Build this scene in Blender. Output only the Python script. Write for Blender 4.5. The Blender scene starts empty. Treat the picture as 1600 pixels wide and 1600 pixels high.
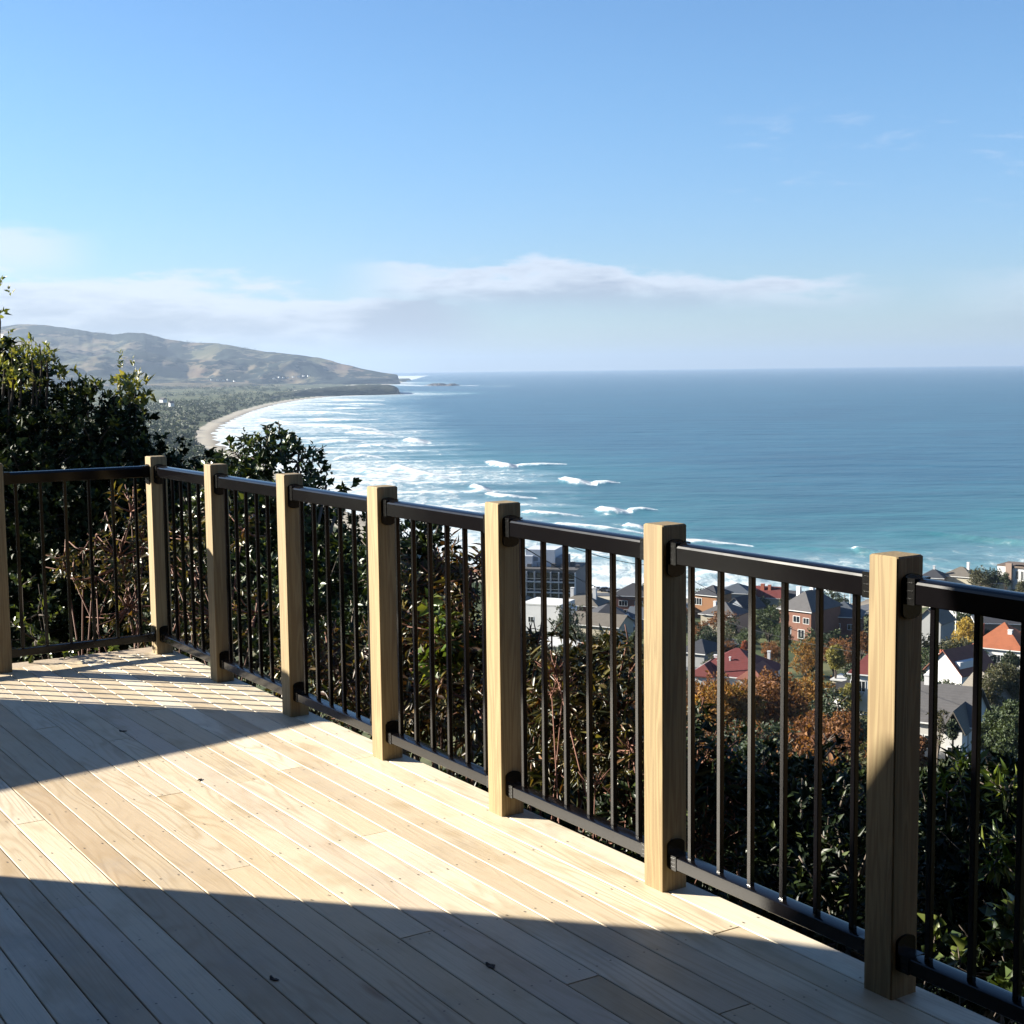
import bpy, math, random
import numpy as np
from mathutils import Matrix, Vector
R = math.radians
rnd = random.Random(7)
rng = np.random.default_rng(11)
sc = bpy.context.scene
COL = sc.collection

# ------------------------------------------------------------------ camera
F, PIT, ROLL, H = 2250.04, 0.099623, 0.011857, 1.534615      # focal length in photo pixels (photo is 1600 px wide)
cam_d = bpy.data.cameras.new('camera'); cam = bpy.data.objects.new('camera', cam_d); COL.objects.link(cam)
cam_d.sensor_width = 36.0; cam_d.lens = F / 1600 * 36; cam_d.clip_start = 0.05; cam_d.clip_end = 90000
_Z = Vector((0, math.cos(PIT), -math.sin(PIT))); _X = Vector((1, 0, 0)); _U = Vector((0, math.sin(PIT), math.cos(PIT)))
_cx = math.cos(ROLL) * _X - math.sin(ROLL) * _U; _cy = math.sin(ROLL) * _X + math.cos(ROLL) * _U
cam.matrix_world = Matrix(((_cx.x, _cy.x, -_Z.x, 0), (_cx.y, _cy.y, -_Z.y, 0), (_cx.z, _cy.z, -_Z.z, H), (0, 0, 0, 1)))
sc.camera = cam

# ------------------------------------------------------------------ sun, sky, exposure
SUN_EL, SUN_AZ = 20.3, -76.4            # azimuth measured clockwise from the view direction (+Y)
EXPOSURE, SUN_STRENGTH, SKY_STRENGTH = 2.1, 5.0, 0.050
sd = Vector((math.sin(R(SUN_AZ)) * math.cos(R(SUN_EL)), math.cos(R(SUN_AZ)) * math.cos(R(SUN_EL)), math.sin(R(SUN_EL))))
sun_d = bpy.data.lights.new('sun', 'SUN'); sun = bpy.data.objects.new('sun', sun_d); COL.objects.link(sun)
sun_d.energy = SUN_STRENGTH; sun_d.angle = R(0.53); sun_d.color = (1.0, 0.93, 0.80)
sun.rotation_euler = sd.to_track_quat('Z', 'Y').to_euler()
sc.view_settings.view_transform = 'Standard'; sc.view_settings.look = 'None'
sc.view_settings.exposure = EXPOSURE; sc.view_settings.gamma = 1.0; sc.view_settings.use_curve_mapping = False

class NT:
    """small helper round a node tree"""
    def __init__(s, nt): s.nt = nt
    def n(s, typ, **kw):
        nd = s.nt.nodes.new(typ)
        ins = kw.pop('ins', {})
        for k, v in kw.items(): setattr(nd, k, v)
        for k, v in ins.items(): s.put(nd.inputs[k], v)
        return nd
    def put(s, sock, v):
        if isinstance(v, bpy.types.NodeSocket): s.nt.links.new(v, sock)
        elif isinstance(v, bpy.types.Node): s.nt.links.new(v.outputs[0], sock)
        else:
            if sock.type == 'RGBA' and len(v) == 3: v = (*v, 1)
            sock.default_value = v
    def m(s, op, a, b=0.0, c=None, clamp=False):
        nd = s.n('ShaderNodeMath', operation=op, use_clamp=clamp); s.put(nd.inputs[0], a); s.put(nd.inputs[1], b)
        if c is not None: s.put(nd.inputs[2], c)
        return nd.outputs[0]
    def mix(s, f, a, b, mode='MIX'):
        nd = s.n('ShaderNodeMix', data_type='RGBA', blend_type=mode)
        s.put(nd.inputs['Factor'], f); s.put(nd.inputs[6], a); s.put(nd.inputs[7], b); return nd.outputs[2]
    def ss(s, x, a, b):          # smoothstep
        nd = s.n('ShaderNodeMapRange', interpolation_type='SMOOTHSTEP'); s.put(nd.inputs[0], x)
        s.put(nd.inputs[1], a); s.put(nd.inputs[2], b); return nd.outputs[0]
    def noise(s, vec, scale, detail=4, rough=0.55, dist=0.0, out=0):
        nd = s.n('ShaderNodeTexNoise'); s.put(nd.inputs['Vector'], vec); s.put(nd.inputs['Scale'], scale)
        s.put(nd.inputs['Detail'], detail); s.put(nd.inputs['Roughness'], rough); s.put(nd.inputs['Distortion'], dist); return nd.outputs[out]
    def ramp(s, x, stops):
        nd = s.n('ShaderNodeValToRGB'); s.put(nd.inputs[0], x); cr = nd.color_ramp
        while len(cr.elements) < len(stops): cr.elements.new(0.5)
        for e, (p, c) in zip(cr.elements, stops): e.position = p; e.color = (*c, 1)
        return nd.outputs[0]
    def vmul(s, vec, v):
        nd = s.n('ShaderNodeVectorMath', operation='MULTIPLY'); s.put(nd.inputs[0], vec); s.put(nd.inputs[1], v); return nd.outputs[0]
    def vadd(s, vec, v):
        nd = s.n('ShaderNodeVectorMath', operation='ADD'); s.put(nd.inputs[0], vec); s.put(nd.inputs[1], v); return nd.outputs[0]
    def bump(s, h, strength, dist):
        nd = s.n('ShaderNodeBump'); s.put(nd.inputs['Height'], h); s.put(nd.inputs['Strength'], strength); s.put(nd.inputs['Distance'], dist); return nd.outputs[0]

world = bpy.data.worlds.new('World'); sc.world = world; world.use_nodes = True
W = NT(world.node_tree); world.node_tree.nodes.clear()
sky = W.n('ShaderNodeTexSky', sky_type='NISHITA', sun_disc=False, sun_elevation=R(SUN_EL), sun_rotation=R(SUN_AZ % 360),
          altitude=70, air_density=1.0, dust_density=0.2, ozone_density=3.0)
# thin clouds low over the horizon, by azimuth and elevation of the sky itself
tc = W.n('ShaderNodeTexCoord'); sx = W.n('ShaderNodeSeparateXYZ'); W.put(sx.inputs[0], tc.outputs['Generated'])
el = W.m('ARCSINE', sx.outputs[2]); az = W.m('ARCTAN2', sx.outputs[0], sx.outputs[1])
el_d = W.m('MULTIPLY', el, 57.2958); az_d = W.m('MULTIPLY', az, 57.2958)
cv = W.n('ShaderNodeCombineXYZ'); W.put(cv.inputs[0], W.m('MULTIPLY', az_d, 0.16)); W.put(cv.inputs[1], W.m('MULTIPLY', el_d, 0.75)); W.put(cv.inputs[2], 3.7)
cn = W.noise(cv, 1.0, 6, 0.55, 0.35)
cv2 = W.n('ShaderNodeCombineXYZ'); W.put(cv2.inputs[0], W.m('MULTIPLY', az_d, 0.45)); W.put(cv2.inputs[1], W.m('MULTIPLY', el_d, 1.9)); W.put(cv2.inputs[2], 9.1)
cn2 = W.noise(cv2, 1.0, 5, 0.6, 0.3)
nz = W.m('MULTIPLY', W.m('SUBTRACT', cn, 0.5), 2.4); nz2 = W.m('MULTIPLY', W.m('SUBTRACT', cn2, 0.5), 1.5); nzz = W.m('ADD', nz, nz2)
def bank(top, a0, a1, soft, bottom, strength, edge=0.55):
    # a cloud bank: ragged upper edge at elevation 'top', fading away below 'bottom', between two azimuths
    e_ = W.m('SUBTRACT', W.m('ADD', top, nzz), el_d)
    v = W.m('MULTIPLY', W.ss(e_, 0.0, edge), W.ss(W.m('ADD', el_d, W.m('MULTIPLY', nz2, 0.4)), bottom - 0.7, bottom + 1.0))
    h = W.m('MULTIPLY', W.ss(az_d, a0, a0 + soft), W.m('SUBTRACT', 1.0, W.ss(az_d, a1 - soft, a1)))
    return W.m('MULTIPLY', W.m('MULTIPLY', v, h), strength), e_
topm = W.m('SUBTRACT', 4.35, W.m('MULTIPLY', W.ss(az_d, 1.0, 15.0), 1.35))
c1, e1 = bank(topm, -7.5, 16.0, 4.5, 2.3, 0.95)
c2, e2 = bank(W.m('SUBTRACT', 4.05, W.m('MULTIPLY', W.ss(az_d, -19.0, -4.0), 0.75)), -90, 1.0, 5.0, 0.6, 0.97)
c3, e3 = bank(5.7, -95, -15.0, 3.5, 3.6, 0.75, 0.9)
c4, e4 = bank(3.9, 15.0, 95, 6.0, 1.0, 0.45, 1.2)
wsp = W.m('MULTIPLY', W.ss(W.m('ADD', cn2, W.m('MULTIPLY', W.m('SUBTRACT', cn, 0.5), 0.8)), 0.5, 0.8), W.m('MULTIPLY', W.ss(az_d, 6.0, 11.0), W.m('MULTIPLY', W.ss(el_d, 5.0, 6.5), W.m('SUBTRACT', 1.0, W.ss(el_d, 8.6, 10.2)))))
cl = W.m('MAXIMUM', W.m('MAXIMUM', c1, c2), W.m('MAXIMUM', c3, c4)); cl = W.m('MAXIMUM', cl, W.m('MULTIPLY', wsp, 0.30))
edge_d = W.m('MULTIPLY', W.m('MAXIMUM', c1, 0.0), e1)
shade = W.m('SUBTRACT', 1.0, W.ss(W.m('ADD', W.m('MULTIPLY', W.m('ADD', W.m('MULTIPLY', W.ss(az_d, -7.0, -3.0), e1), W.m('MULTIPLY', W.m('SUBTRACT', 1.0, W.ss(az_d, -7.0, -3.0)), W.m('MULTIPLY', e2, 0.55))), 1.0), W.m('MULTIPLY', nz2, 0.8)), 0.25, 1.7))
ccol = W.mix(shade, (2.2, 2.42, 3.0), (4.15, 4.35, 4.85))
low = W.ss(el_d, 12.0, 0.0)
tint = W.mix(low, (0.58, 0.735, 0.89), (0.545, 0.635, 0.845))
blue = W.mix(1.0, sky.outputs[0], tint, 'MULTIPLY')
fin = W.mix(W.m('MULTIPLY', cl, 0.80), blue, ccol)
bg = W.n('ShaderNodeBackground'); W.put(bg.inputs[0], fin); bg.inputs[1].default_value = SKY_STRENGTH
wo = W.n('ShaderNodeOutputWorld'); W.put(wo.inputs[0], bg.outputs[0])

cy = sc.cycles
cy.max_bounces = 6; cy.diffuse_bounces = 3; cy.glossy_bounces = 3; cy.transmission_bounces = 4; cy.volume_bounces = 1; cy.transparent_max_bounces = 4
cy.caustics_reflective = False; cy.caustics_refractive = False; cy.use_denoising = True; cy.sample_clamp_indirect = 4.0

# ------------------------------------------------------------------ geometry helpers
def px_ray(X, Y):
    u0, v0 = X - 800, Y - 800; c, s = math.cos(ROLL), math.sin(ROLL)
    u = u0 * c - v0 * s; v = u0 * s + v0 * c
    cx, cu = u / F, -v / F
    return np.array([cx, math.cos(PIT) + cu * math.sin(PIT), -math.sin(PIT) + cu * math.cos(PIT)])
SEA = -70.0
def on_z(X, Y, z):
    r = px_ray(X, Y); t = (z - H) / r[2]; return np.array([r[0] * t, r[1] * t, z])
def at_r(X, Y, dist):                  # point of the line of sight at a horizontal distance
    r = px_ray(X, Y); t = dist / math.hypot(r[0], r[1]); return np.array([r[0] * t, r[1] * t, H + r[2] * t])

def tag(o, label=None, cat=None, group=None, kind=None):
    if label: o['label'] = label
    if cat: o['category'] = cat
    if group: o['group'] = group
    if kind: o['kind'] = kind
    return o
def empty(name, loc, rz=0.0, label=None, cat=None, group=None):
    o = bpy.data.objects.new(name, None); COL.objects.link(o); o.empty_display_size = 0.3
    o.location = loc; o.rotation_euler = (0, 0, rz); return tag(o, label, cat, group)

class MB:
    """collects shapes, then links them as ONE mesh object"""
    def __init__(s): s.V = []; s.Fc = []; s.M = []; s.A = []; s.n = 0
    def add(s, V, Fs, m=0, a=0.0):
        s.V.extend(V); s.Fc.extend([tuple(i + s.n for i in f) for f in Fs]); s.M.extend([m] * len(Fs)); s.A.extend([a] * len(V)); s.n += len(V)
    def box(s, x0, x1, y0, y1, z0, z1, m=0, a=0.0, bev=0.0):
        if bev:
            e = bev; s.prism([(x0 + e, y0), (x1 - e, y0), (x1, y0 + e), (x1, y1 - e), (x1 - e, y1), (x0 + e, y1), (x0, y1 - e), (x0, y0 + e)], z0, z1, m, a, top=e); return
        s.add([(x0, y0, z0), (x1, y0, z0), (x1, y1, z0), (x0, y1, z0), (x0, y0, z1), (x1, y0, z1), (x1, y1, z1), (x0, y1, z1)],
              [(0, 3, 2, 1), (4, 5, 6, 7), (0, 1, 5, 4), (1, 2, 6, 5), (2, 3, 7, 6), (3, 0, 4, 7)], m, a)
    def prism(s, pts, z0, z1, m=0, a=0.0, top=0.0):
        n = len(pts); cx = sum(p[0] for p in pts) / n; cy_ = sum(p[1] for p in pts) / n
        V = [(x, y, z0) for x, y in pts] + [(x, y, z1 - top) for x, y in pts]
        Fs = [tuple(range(n))[::-1]] + [(i, (i + 1) % n, n + (i + 1) % n, n + i) for i in range(n)]
        if top:
            sx_ = [x - math.copysign(min(top, abs(x - cx)), x - cx) for x, y in pts]; sy_ = [y - math.copysign(min(top, abs(y - cy_)), y - cy_) for x, y in pts]
            V += [(x, y, z1) for x, y in zip(sx_, sy_)]; Fs += [(n + i, n + (i + 1) % n, 2 * n + (i + 1) % n, 2 * n + i) for i in range(n)]
            Fs.append(tuple(range(2 * n, 3 * n)))
        else: Fs.append(tuple(range(n, 2 * n)))
        s.add(V, Fs, m, a)
    def extx(s, prof, x0, x1, m=0, a=0.0):     # profile (y, z) counter-clockwise seen from +x, extruded along x
        n = len(prof)
        s.add([(x0, y, z) for y, z in prof] + [(x1, y, z) for y, z in prof],
              [tuple(range(n))[::-1], tuple(range(n, 2 * n))] + [(i, (i + 1) % n, n + (i + 1) % n, n + i) for i in range(n)], m, a)
    def tube(s, pts, r0, r1=None, seg=6, m=0):
        r1 = r0 if r1 is None else r1; pts = [Vector(p) for p in pts]; n = len(pts); V = []; Fs = []
        for i, p in enumerate(pts):
            t = (pts[min(i + 1, n - 1)] - pts[max(i - 1, 0)]).normalized()
            u = t.cross(Vector((0.13, 0.31, 0.94)) if abs(t.z) < 0.9 else Vector((1, 0.1, 0))).normalized(); w = t.cross(u)
            r = r0 + (r1 - r0) * i / max(1, n - 1)
            for k in range(seg):
                an = 2 * math.pi * k / seg; q = p + r * (math.cos(an) * u + math.sin(an) * w); V.append(tuple(q))
        for i in range(n - 1):
            for k in range(seg): Fs.append((i * seg + k, i * seg + (k + 1) % seg, (i + 1) * seg + (k + 1) % seg, (i + 1) * seg + k))
        Fs += [tuple(range(seg))[::-1], tuple(range((n - 1) * seg, n * seg))]
        s.add(V, Fs, m)
    def build(s, name, mats, parent=None, smooth=False, attr=None):
        me = bpy.data.meshes.new(name); me.from_pydata([tuple(map(float, v)) for v in s.V], [], s.Fc)
        for mt in (mats if isinstance(mats, (list, tuple)) else [mats]): me.materials.append(mt)
        me.polygons.foreach_set('material_index', s.M)
        if smooth: me.polygons.foreach_set('use_smooth', [True] * len(s.Fc))
        if attr: at = me.attributes.new(attr, 'FLOAT', 'POINT'); at.data.foreach_set('value', s.A)
        me.update(); o = bpy.data.objects.new(name, me); COL.objects.link(o)
        if parent: o.parent = parent
        return o
def np_mesh(name, V, Fa, mats, parent=None, smooth=False, attrs=None, midx=None):
    V = np.asarray(V, np.float32); Fa = np.asarray(Fa, np.int32); k = Fa.shape[1]; nf = len(Fa)
    me = bpy.data.meshes.new(name); me.vertices.add(len(V)); me.vertices.foreach_set('co', V.ravel())
    me.loops.add(nf * k); me.loops.foreach_set('vertex_index', Fa.ravel()); me.polygons.add(nf)
    me.polygons.foreach_set('loop_start', np.arange(0, nf * k, k, dtype=np.int32))
    try: me.polygons.foreach_set('loop_total', np.full(nf, k, np.int32))
    except Exception: pass
    for mt in (mats if isinstance(mats, (list, tuple)) else [mats]): me.materials.append(mt)
    if midx is not None: me.polygons.foreach_set('material_index', np.asarray(midx, np.int32))
    if smooth: me.polygons.foreach_set('use_smooth', np.ones(nf, bool))
    for an, av in (attrs or {}).items():
        at = me.attributes.new(an, 'FLOAT', 'POINT'); at.data.foreach_set('value', np.asarray(av, np.float32))
    me.update(calc_edges=True); o = bpy.data.objects.new(name, me); COL.objects.link(o)
    if parent: o.parent = parent
    return o
def grid_faces(nr, nc):
    i = np.arange(nr - 1)[:, None] * nc + np.arange(nc - 1)[None, :]; i = i.ravel()
    return np.stack([i, i + 1, i + nc + 1, i + nc], 1)

def vnoise(x, y, seed=0):
    xi = np.floor(x).astype(np.int64); yi = np.floor(y).astype(np.int64); fx = x - xi; fy = y - yi
    fx = fx * fx * (3 - 2 * fx); fy = fy * fy * (3 - 2 * fy)
    def h(a, b):
        n = (a * 374761393 + b * 668265263 + seed * 982451653) & 0x7fffffff
        n = ((n ^ (n >> 13)) * 1274126177) & 0x7fffffff; return ((n ^ (n >> 16)) & 0xffff) / 65535.0
    return (h(xi, yi) * (1 - fx) + h(xi + 1, yi) * fx) * (1 - fy) + (h(xi, yi + 1) * (1 - fx) + h(xi + 1, yi + 1) * fx) * fy
def fbm(x, y, o=4, seed=0):
    s = 0; a = 0.5
    for k in range(o): s = s + a * (vnoise(x, y, seed + k) - 0.5); x = x * 2.03; y = y * 2.03; a *= 0.5
    return s

# ------------------------------------------------------------------ materials
MATS = {}
def new_mat(name):
    m = bpy.data.materials.new(name); m.use_nodes = True; m.node_tree.nodes.clear(); MATS[name] = m
    t = NT(m.node_tree); out = t.n('ShaderNodeOutputMaterial'); return m, t, out
def pbr(t, out, col, rough=0.6, spec=0.5, normal=None, **kw):
    p = t.n('ShaderNodeBsdfPrincipled'); t.put(p.inputs['Base Color'], col); t.put(p.inputs['Roughness'], rough); t.put(p.inputs['Specular IOR Level'], spec)
    if normal is not None: t.put(p.inputs['Normal'], normal)
    for k, v in kw.items(): t.put(p.inputs[k], v)
    t.put(out.inputs[0], p.outputs[0]); return p
def plain(name, col, rough=0.7, vary=0.18, scale=1.5, spec=0.4):
    m, t, out = new_mat(name); c = t.n('ShaderNodeTexCoord')
    n = t.noise(c.outputs['Object'], scale, 5, 0.65); k = t.m('ADD', 1 - vary / 2, t.m('MULTIPLY', t.m('SUBTRACT', n, 0.5), vary * 2))
    cc = t.n('ShaderNodeCombineColor'); [t.put(cc.inputs[i], t.m('MULTIPLY', k, col[i])) for i in range(3)]
    pbr(t, out, cc.outputs[0], rough, spec); return m
def leaf_mat(name, stops, rough=0.42, trans=0.25, spec=0.5):
    m, t, out = new_mat(name); g = t.n('ShaderNodeNewGeometry'); r_ = g.outputs['Random Per Island']
    c = t.ramp(r_, stops)
    p = t.n('ShaderNodeBsdfPrincipled'); t.put(p.inputs['Base Color'], c); p.inputs['Roughness'].default_value = rough; p.inputs['Specular IOR Level'].default_value = spec
    tr = t.n('ShaderNodeBsdfTranslucent'); t.put(tr.inputs[0], t.mix(1.0, c, (1.5, 1.35, 0.5), 'MULTIPLY'))
    mx = t.n('ShaderNodeMixShader'); mx.inputs[0].default_value = trans; t.put(mx.inputs[1], p.outputs[0]); t.put(mx.inputs[2], tr.outputs[0]); t.put(out.inputs[0], mx.outputs[0]); return m

def wood_deck():
    m, t, out = new_mat('deck_pine'); c = t.n('ShaderNodeTexCoord'); at = t.n('ShaderNodeAttribute', attribute_name='bid')
    b = at.outputs['Fac']; off = t.n('ShaderNodeCombineXYZ'); t.put(off.inputs[0], t.m('MULTIPLY', b, 57.0)); t.put(off.inputs[1], t.m('MULTIPLY', b, 31.0)); t.put(off.inputs[2], t.m('MULTIPLY', b, 11.0))
    v1 = t.vadd(t.vmul(c.outputs['Object'], (0.85, 7.5, 1.0)), off)
    big = t.noise(v1, 1.0, 2.0, 0.4, 0.15)
    rings = t.m('ADD', t.m('MULTIPLY', t.m('SINE', t.m('MULTIPLY', big, 85.0)), 0.5), 0.5)
    ringf = t.m('POWER', rings, 2.5)
    gate = t.ss(t.noise(t.vadd(t.vmul(c.outputs['Object'], (0.5, 3.0, 1)), off), 1.3, 2), 0.42, 0.62)
    fib = t.noise(t.vadd(t.vmul(c.outputs['Object'], (5.0, 260.0, 1)), off), 1.0, 3, 0.6)
    blot = t.noise(t.vadd(t.vmul(c.outputs['Object'], (2.2, 5.0, 1)), off), 1.0, 4, 0.6)
    dirt = t.noise(c.outputs['Object'], 2.3, 5, 0.65)
    base = t.ramp(t.m('FRACT', t.m('MULTIPLY', b, 7.31)), [(0.0, (0.39, 0.30, 0.190)), (0.2, (0.60, 0.52, 0.38)), (0.4, (0.475, 0.37, 0.235)), (0.55, (0.62, 0.55, 0.42)), (0.75, (0.38, 0.28, 0.170)), (0.88, (0.56, 0.485, 0.365)), (1.0, (0.49, 0.405, 0.305))])
    col = t.mix(t.m('MULTIPLY', t.m('MULTIPLY', ringf, gate), 0.36), base, (0.27, 0.175, 0.085))
    col = t.mix(t.m('MULTIPLY', t.ss(fib, 0.45, 0.75), 0.30), col, (0.25, 0.18, 0.10))
    col = t.mix(t.m('MULTIPLY', t.ss(blot, 0.48, 0.74), 0.58), col, (0.30, 0.215, 0.11))
    col = t.mix(t.m('MULTIPLY', t.ss(dirt, 0.52, 0.75), 0.45), col, (0.28, 0.245, 0.20))
    vo = t.n('ShaderNodeTexVoronoi', feature='F1'); t.put(vo.inputs['Vector'], t.vadd(t.vmul(c.outputs['Object'], (1.1, 4.5, 1)), off)); vo.inputs['Scale'].default_value = 1.0
    kn = t.m('SUBTRACT', 1.0, t.ss(vo.outputs['Distance'], 0.035, 0.11)); kr = t.ss(vo.outputs['Color'], 0.62, 0.66)
    col = t.mix(t.m('MULTIPLY', t.m('MULTIPLY', kn, kr), 0.75), col, (0.20, 0.11, 0.05))
    nb = t.bump(t.m('ADD', t.m('MULTIPLY', fib, 0.5), t.m('MULTIPLY', ringf, 0.35)), 0.35, 0.0015)
    pbr(t, out, col, 0.52, 0.35, nb); return m
def wood_post(name, c0, c1, c2):
    m, t, out = new_mat(name); c = t.n('ShaderNodeTexCoord'); g = t.n('ShaderNodeObjectInfo'); tone = t.m('ADD', 0.84, t.m('MULTIPLY', t.m('FRACT', t.m('MULTIPLY', g.outputs['Random'], 17.3)), 0.26))
    off = t.n('ShaderNodeCombineXYZ'); [t.put(off.inputs[i], t.m('MULTIPLY', g.outputs['Random'], 20.0 + 9 * i)) for i in range(3)]
    v = t.vadd(t.vmul(c.outputs['Object'], (1, 1, 0.045)), off)
    n1 = t.noise(v, 26, 3, 0.5, 0.6); st = t.m('ADD', t.m('MULTIPLY', t.m('SINE', t.m('MULTIPLY', n1, 42.0)), 0.5), 0.5)
    fib = t.noise(t.vmul(c.outputs['Object'], (1, 1, 0.02)), 480, 2)
    big = t.noise(t.vadd(t.vmul(c.outputs['Object'], (1, 1, 0.25)), off), 6, 3)
    col = t.mix(t.m('MULTIPLY', st, 0.75), c0, c1); col = t.mix(t.m('MULTIPLY', t.ss(fib, 0.45, 0.7), 0.3), col, c1)
    col = t.mix(t.m('MULTIPLY', t.ss(big, 0.5, 0.75), 0.4), col, c2)
    vo = t.n('ShaderNodeTexVoronoi', feature='F1'); t.put(vo.inputs['Vector'], t.vadd(t.vmul(c.outputs['Object'], (9, 9, 2.6)), off)); vo.inputs['Scale'].default_value = 1.0
    kn = t.m('MULTIPLY', t.m('SUBTRACT', 1.0, t.ss(vo.outputs['Distance'], 0.06, 0.22)), t.ss(vo.outputs['Color'], 0.74, 0.78))
    col = t.mix(t.m('MULTIPLY', kn, 0.7), col, (0.13, 0.06, 0.025))
    tc_ = t.n('ShaderNodeCombineColor'); [t.put(tc_.inputs[i], tone) for i in range(3)]; col = t.mix(1.0, col, tc_.outputs[0], 'MULTIPLY')
    pbr(t, out, col, 0.62, 0.3, t.bump(st, 0.25, 0.001)); return m
M_DECK = wood_deck()
M_POST = wood_post('post_pine', (0.252, 0.190, 0.096), (0.17, 0.115, 0.056), (0.215, 0.165, 0.085))
M_EDGE = wood_post('weathered_edge_board', (0.42, 0.34, 0.25), (0.30, 0.24, 0.18), (0.36, 0.31, 0.25))
M_NAIL = plain('nail_steel', (0.16, 0.13, 0.10), 0.45, 0.2)
def black_metal():
    m, t, out = new_mat('black_powder_coat'); c = t.n('ShaderNodeTexCoord')
    n = t.noise(c.outputs['Object'], 9, 4)
    pbr(t, out, (0.0028, 0.0025, 0.003), t.m('ADD', 0.10, t.m('MULTIPLY', n, 0.08)), 0.24); return m
M_BLACK = black_metal()
M_PLASTIC = plain('black_bracket_plastic', (0.0025, 0.0025, 0.0025), 0.24, 0.1, spec=0.3)

# ------------------------------------------------------------------ terrain heights
shore_px = [(2600, 800), (2200, 830), (1900, 865), (1700, 888), (1600, 897), (1500, 907), (1440, 918), (1340, 940), (1280, 948), (1210, 945), (1080, 936), (980, 922), (880, 911), (800, 900), (740, 882), (640, 840),
            (560, 800), (480, 755), (400, 718), (345, 694), (338, 676), (358, 660), (392, 644), (432, 632), (470, 625), (520, 619.5), (580, 617.5), (624, 616.5)]
SH = [on_z(x, y, SEA)[:2] for x, y in shore_px]
tip = SH[-1]
SH += [tip + (25, 90), tip + (-60, 260), tip + (-420, 700)]
SH += [on_z(x, y, SEA)[:2] for x, y in [(500, 607.5), (560, 602.5), (625, 600.5), (628, 597.5)]]
SH = np.array(SH)
POLY = np.vstack([SH, [[-900, 16000], [-30000, 20000], [-30000, -4000], [30000, -4000], [30000, SH[0][1]]]])
def shore_dist(x, y):
    x = np.asarray(x, float); y = np.asarray(y, float); dmin = np.full(x.shape, 1e9); inside = np.zeros(x.shape, bool)
    for i in range(len(SH) - 1):
        ax, ay = SH[i]; bx, by = SH[i + 1]; L2 = (bx - ax) ** 2 + (by - ay) ** 2
        t = np.clip(((x - ax) * (bx - ax) + (y - ay) * (by - ay)) / L2, 0, 1)
        dmin = np.minimum(dmin, np.hypot(x - ax - t * (bx - ax), y - ay - t * (by - ay)))
    n = len(POLY)
    for i in range(n):
        ax, ay = POLY[i]; bx, by = POLY[(i + 1) % n]
        if ay == by: continue
        c = ((ay > y) != (by > y)) & (x < (bx - ax) * (y - ay) / (by - ay) + ax); inside ^= c
    return np.where(inside, dmin, -dmin)
PR = [(0, -1.05), (3.5, -1.25), (6, -1.7), (9, -2.6), (15, -5.6), (28, -11.8), (60, -22.5), (110, -33.5), (170, -44.3), (240, -53.0), (330, -61.2), (430, -67.2), (520, -67.5), (900, -66.5), (2500, -64), (6000, -60), (12000, -58)]
def land_z(x, y):
    x = np.asarray(x, float); y = np.asarray(y, float); r = np.hypot(x, y)
    z = np.interp(r, [p[0] for p in PR], [p[1] for p in PR])
    azd = np.degrees(np.arctan2(x, y)); lf = np.clip((-azd - 9) / 30, 0, 1)
    z = z + lf * np.clip((r - 7) / 40, 0, 1) * np.clip((420 - r) / 300, 0, 1) * 6       # hillside stands a little higher to the left
    z = z + np.clip((r - 20) / 100, 0, 1) * fbm(x / 40, y / 40, 4, 5) * 2.0 + np.clip((r - 700) / 900, 0, 1) * fbm(x / 300, y / 300, 4, 9) * 10
    s = shore_dist(x, y)
    zs = np.interp(s, [-400, -40, 0, 14, 38, 60, 120, 400], [-85, -73, -70.15, -69.3, -67.6, -64.5, -62, 400])
    z = np.minimum(z, zs)
    return z, s
def land1(x, y): return float(land_z(np.array([x]), np.array([y]))[0][0])
def place(X, Y):                       # where a line of sight meets the ground
    d = px_ray(X, Y); hd = math.hypot(d[0], d[1]); rr = np.geomspace(3, 9000, 1500)
    P = np.array([0, 0, H]) + d[None, :] * (rr / hd)[:, None]
    lz, _ = land_z(P[:, 0], P[:, 1]); k = np.nonzero(P[:, 2] <= lz)[0]
    i = k[0] if len(k) else len(rr) - 1
    return P[i], float(rr[i])

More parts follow.
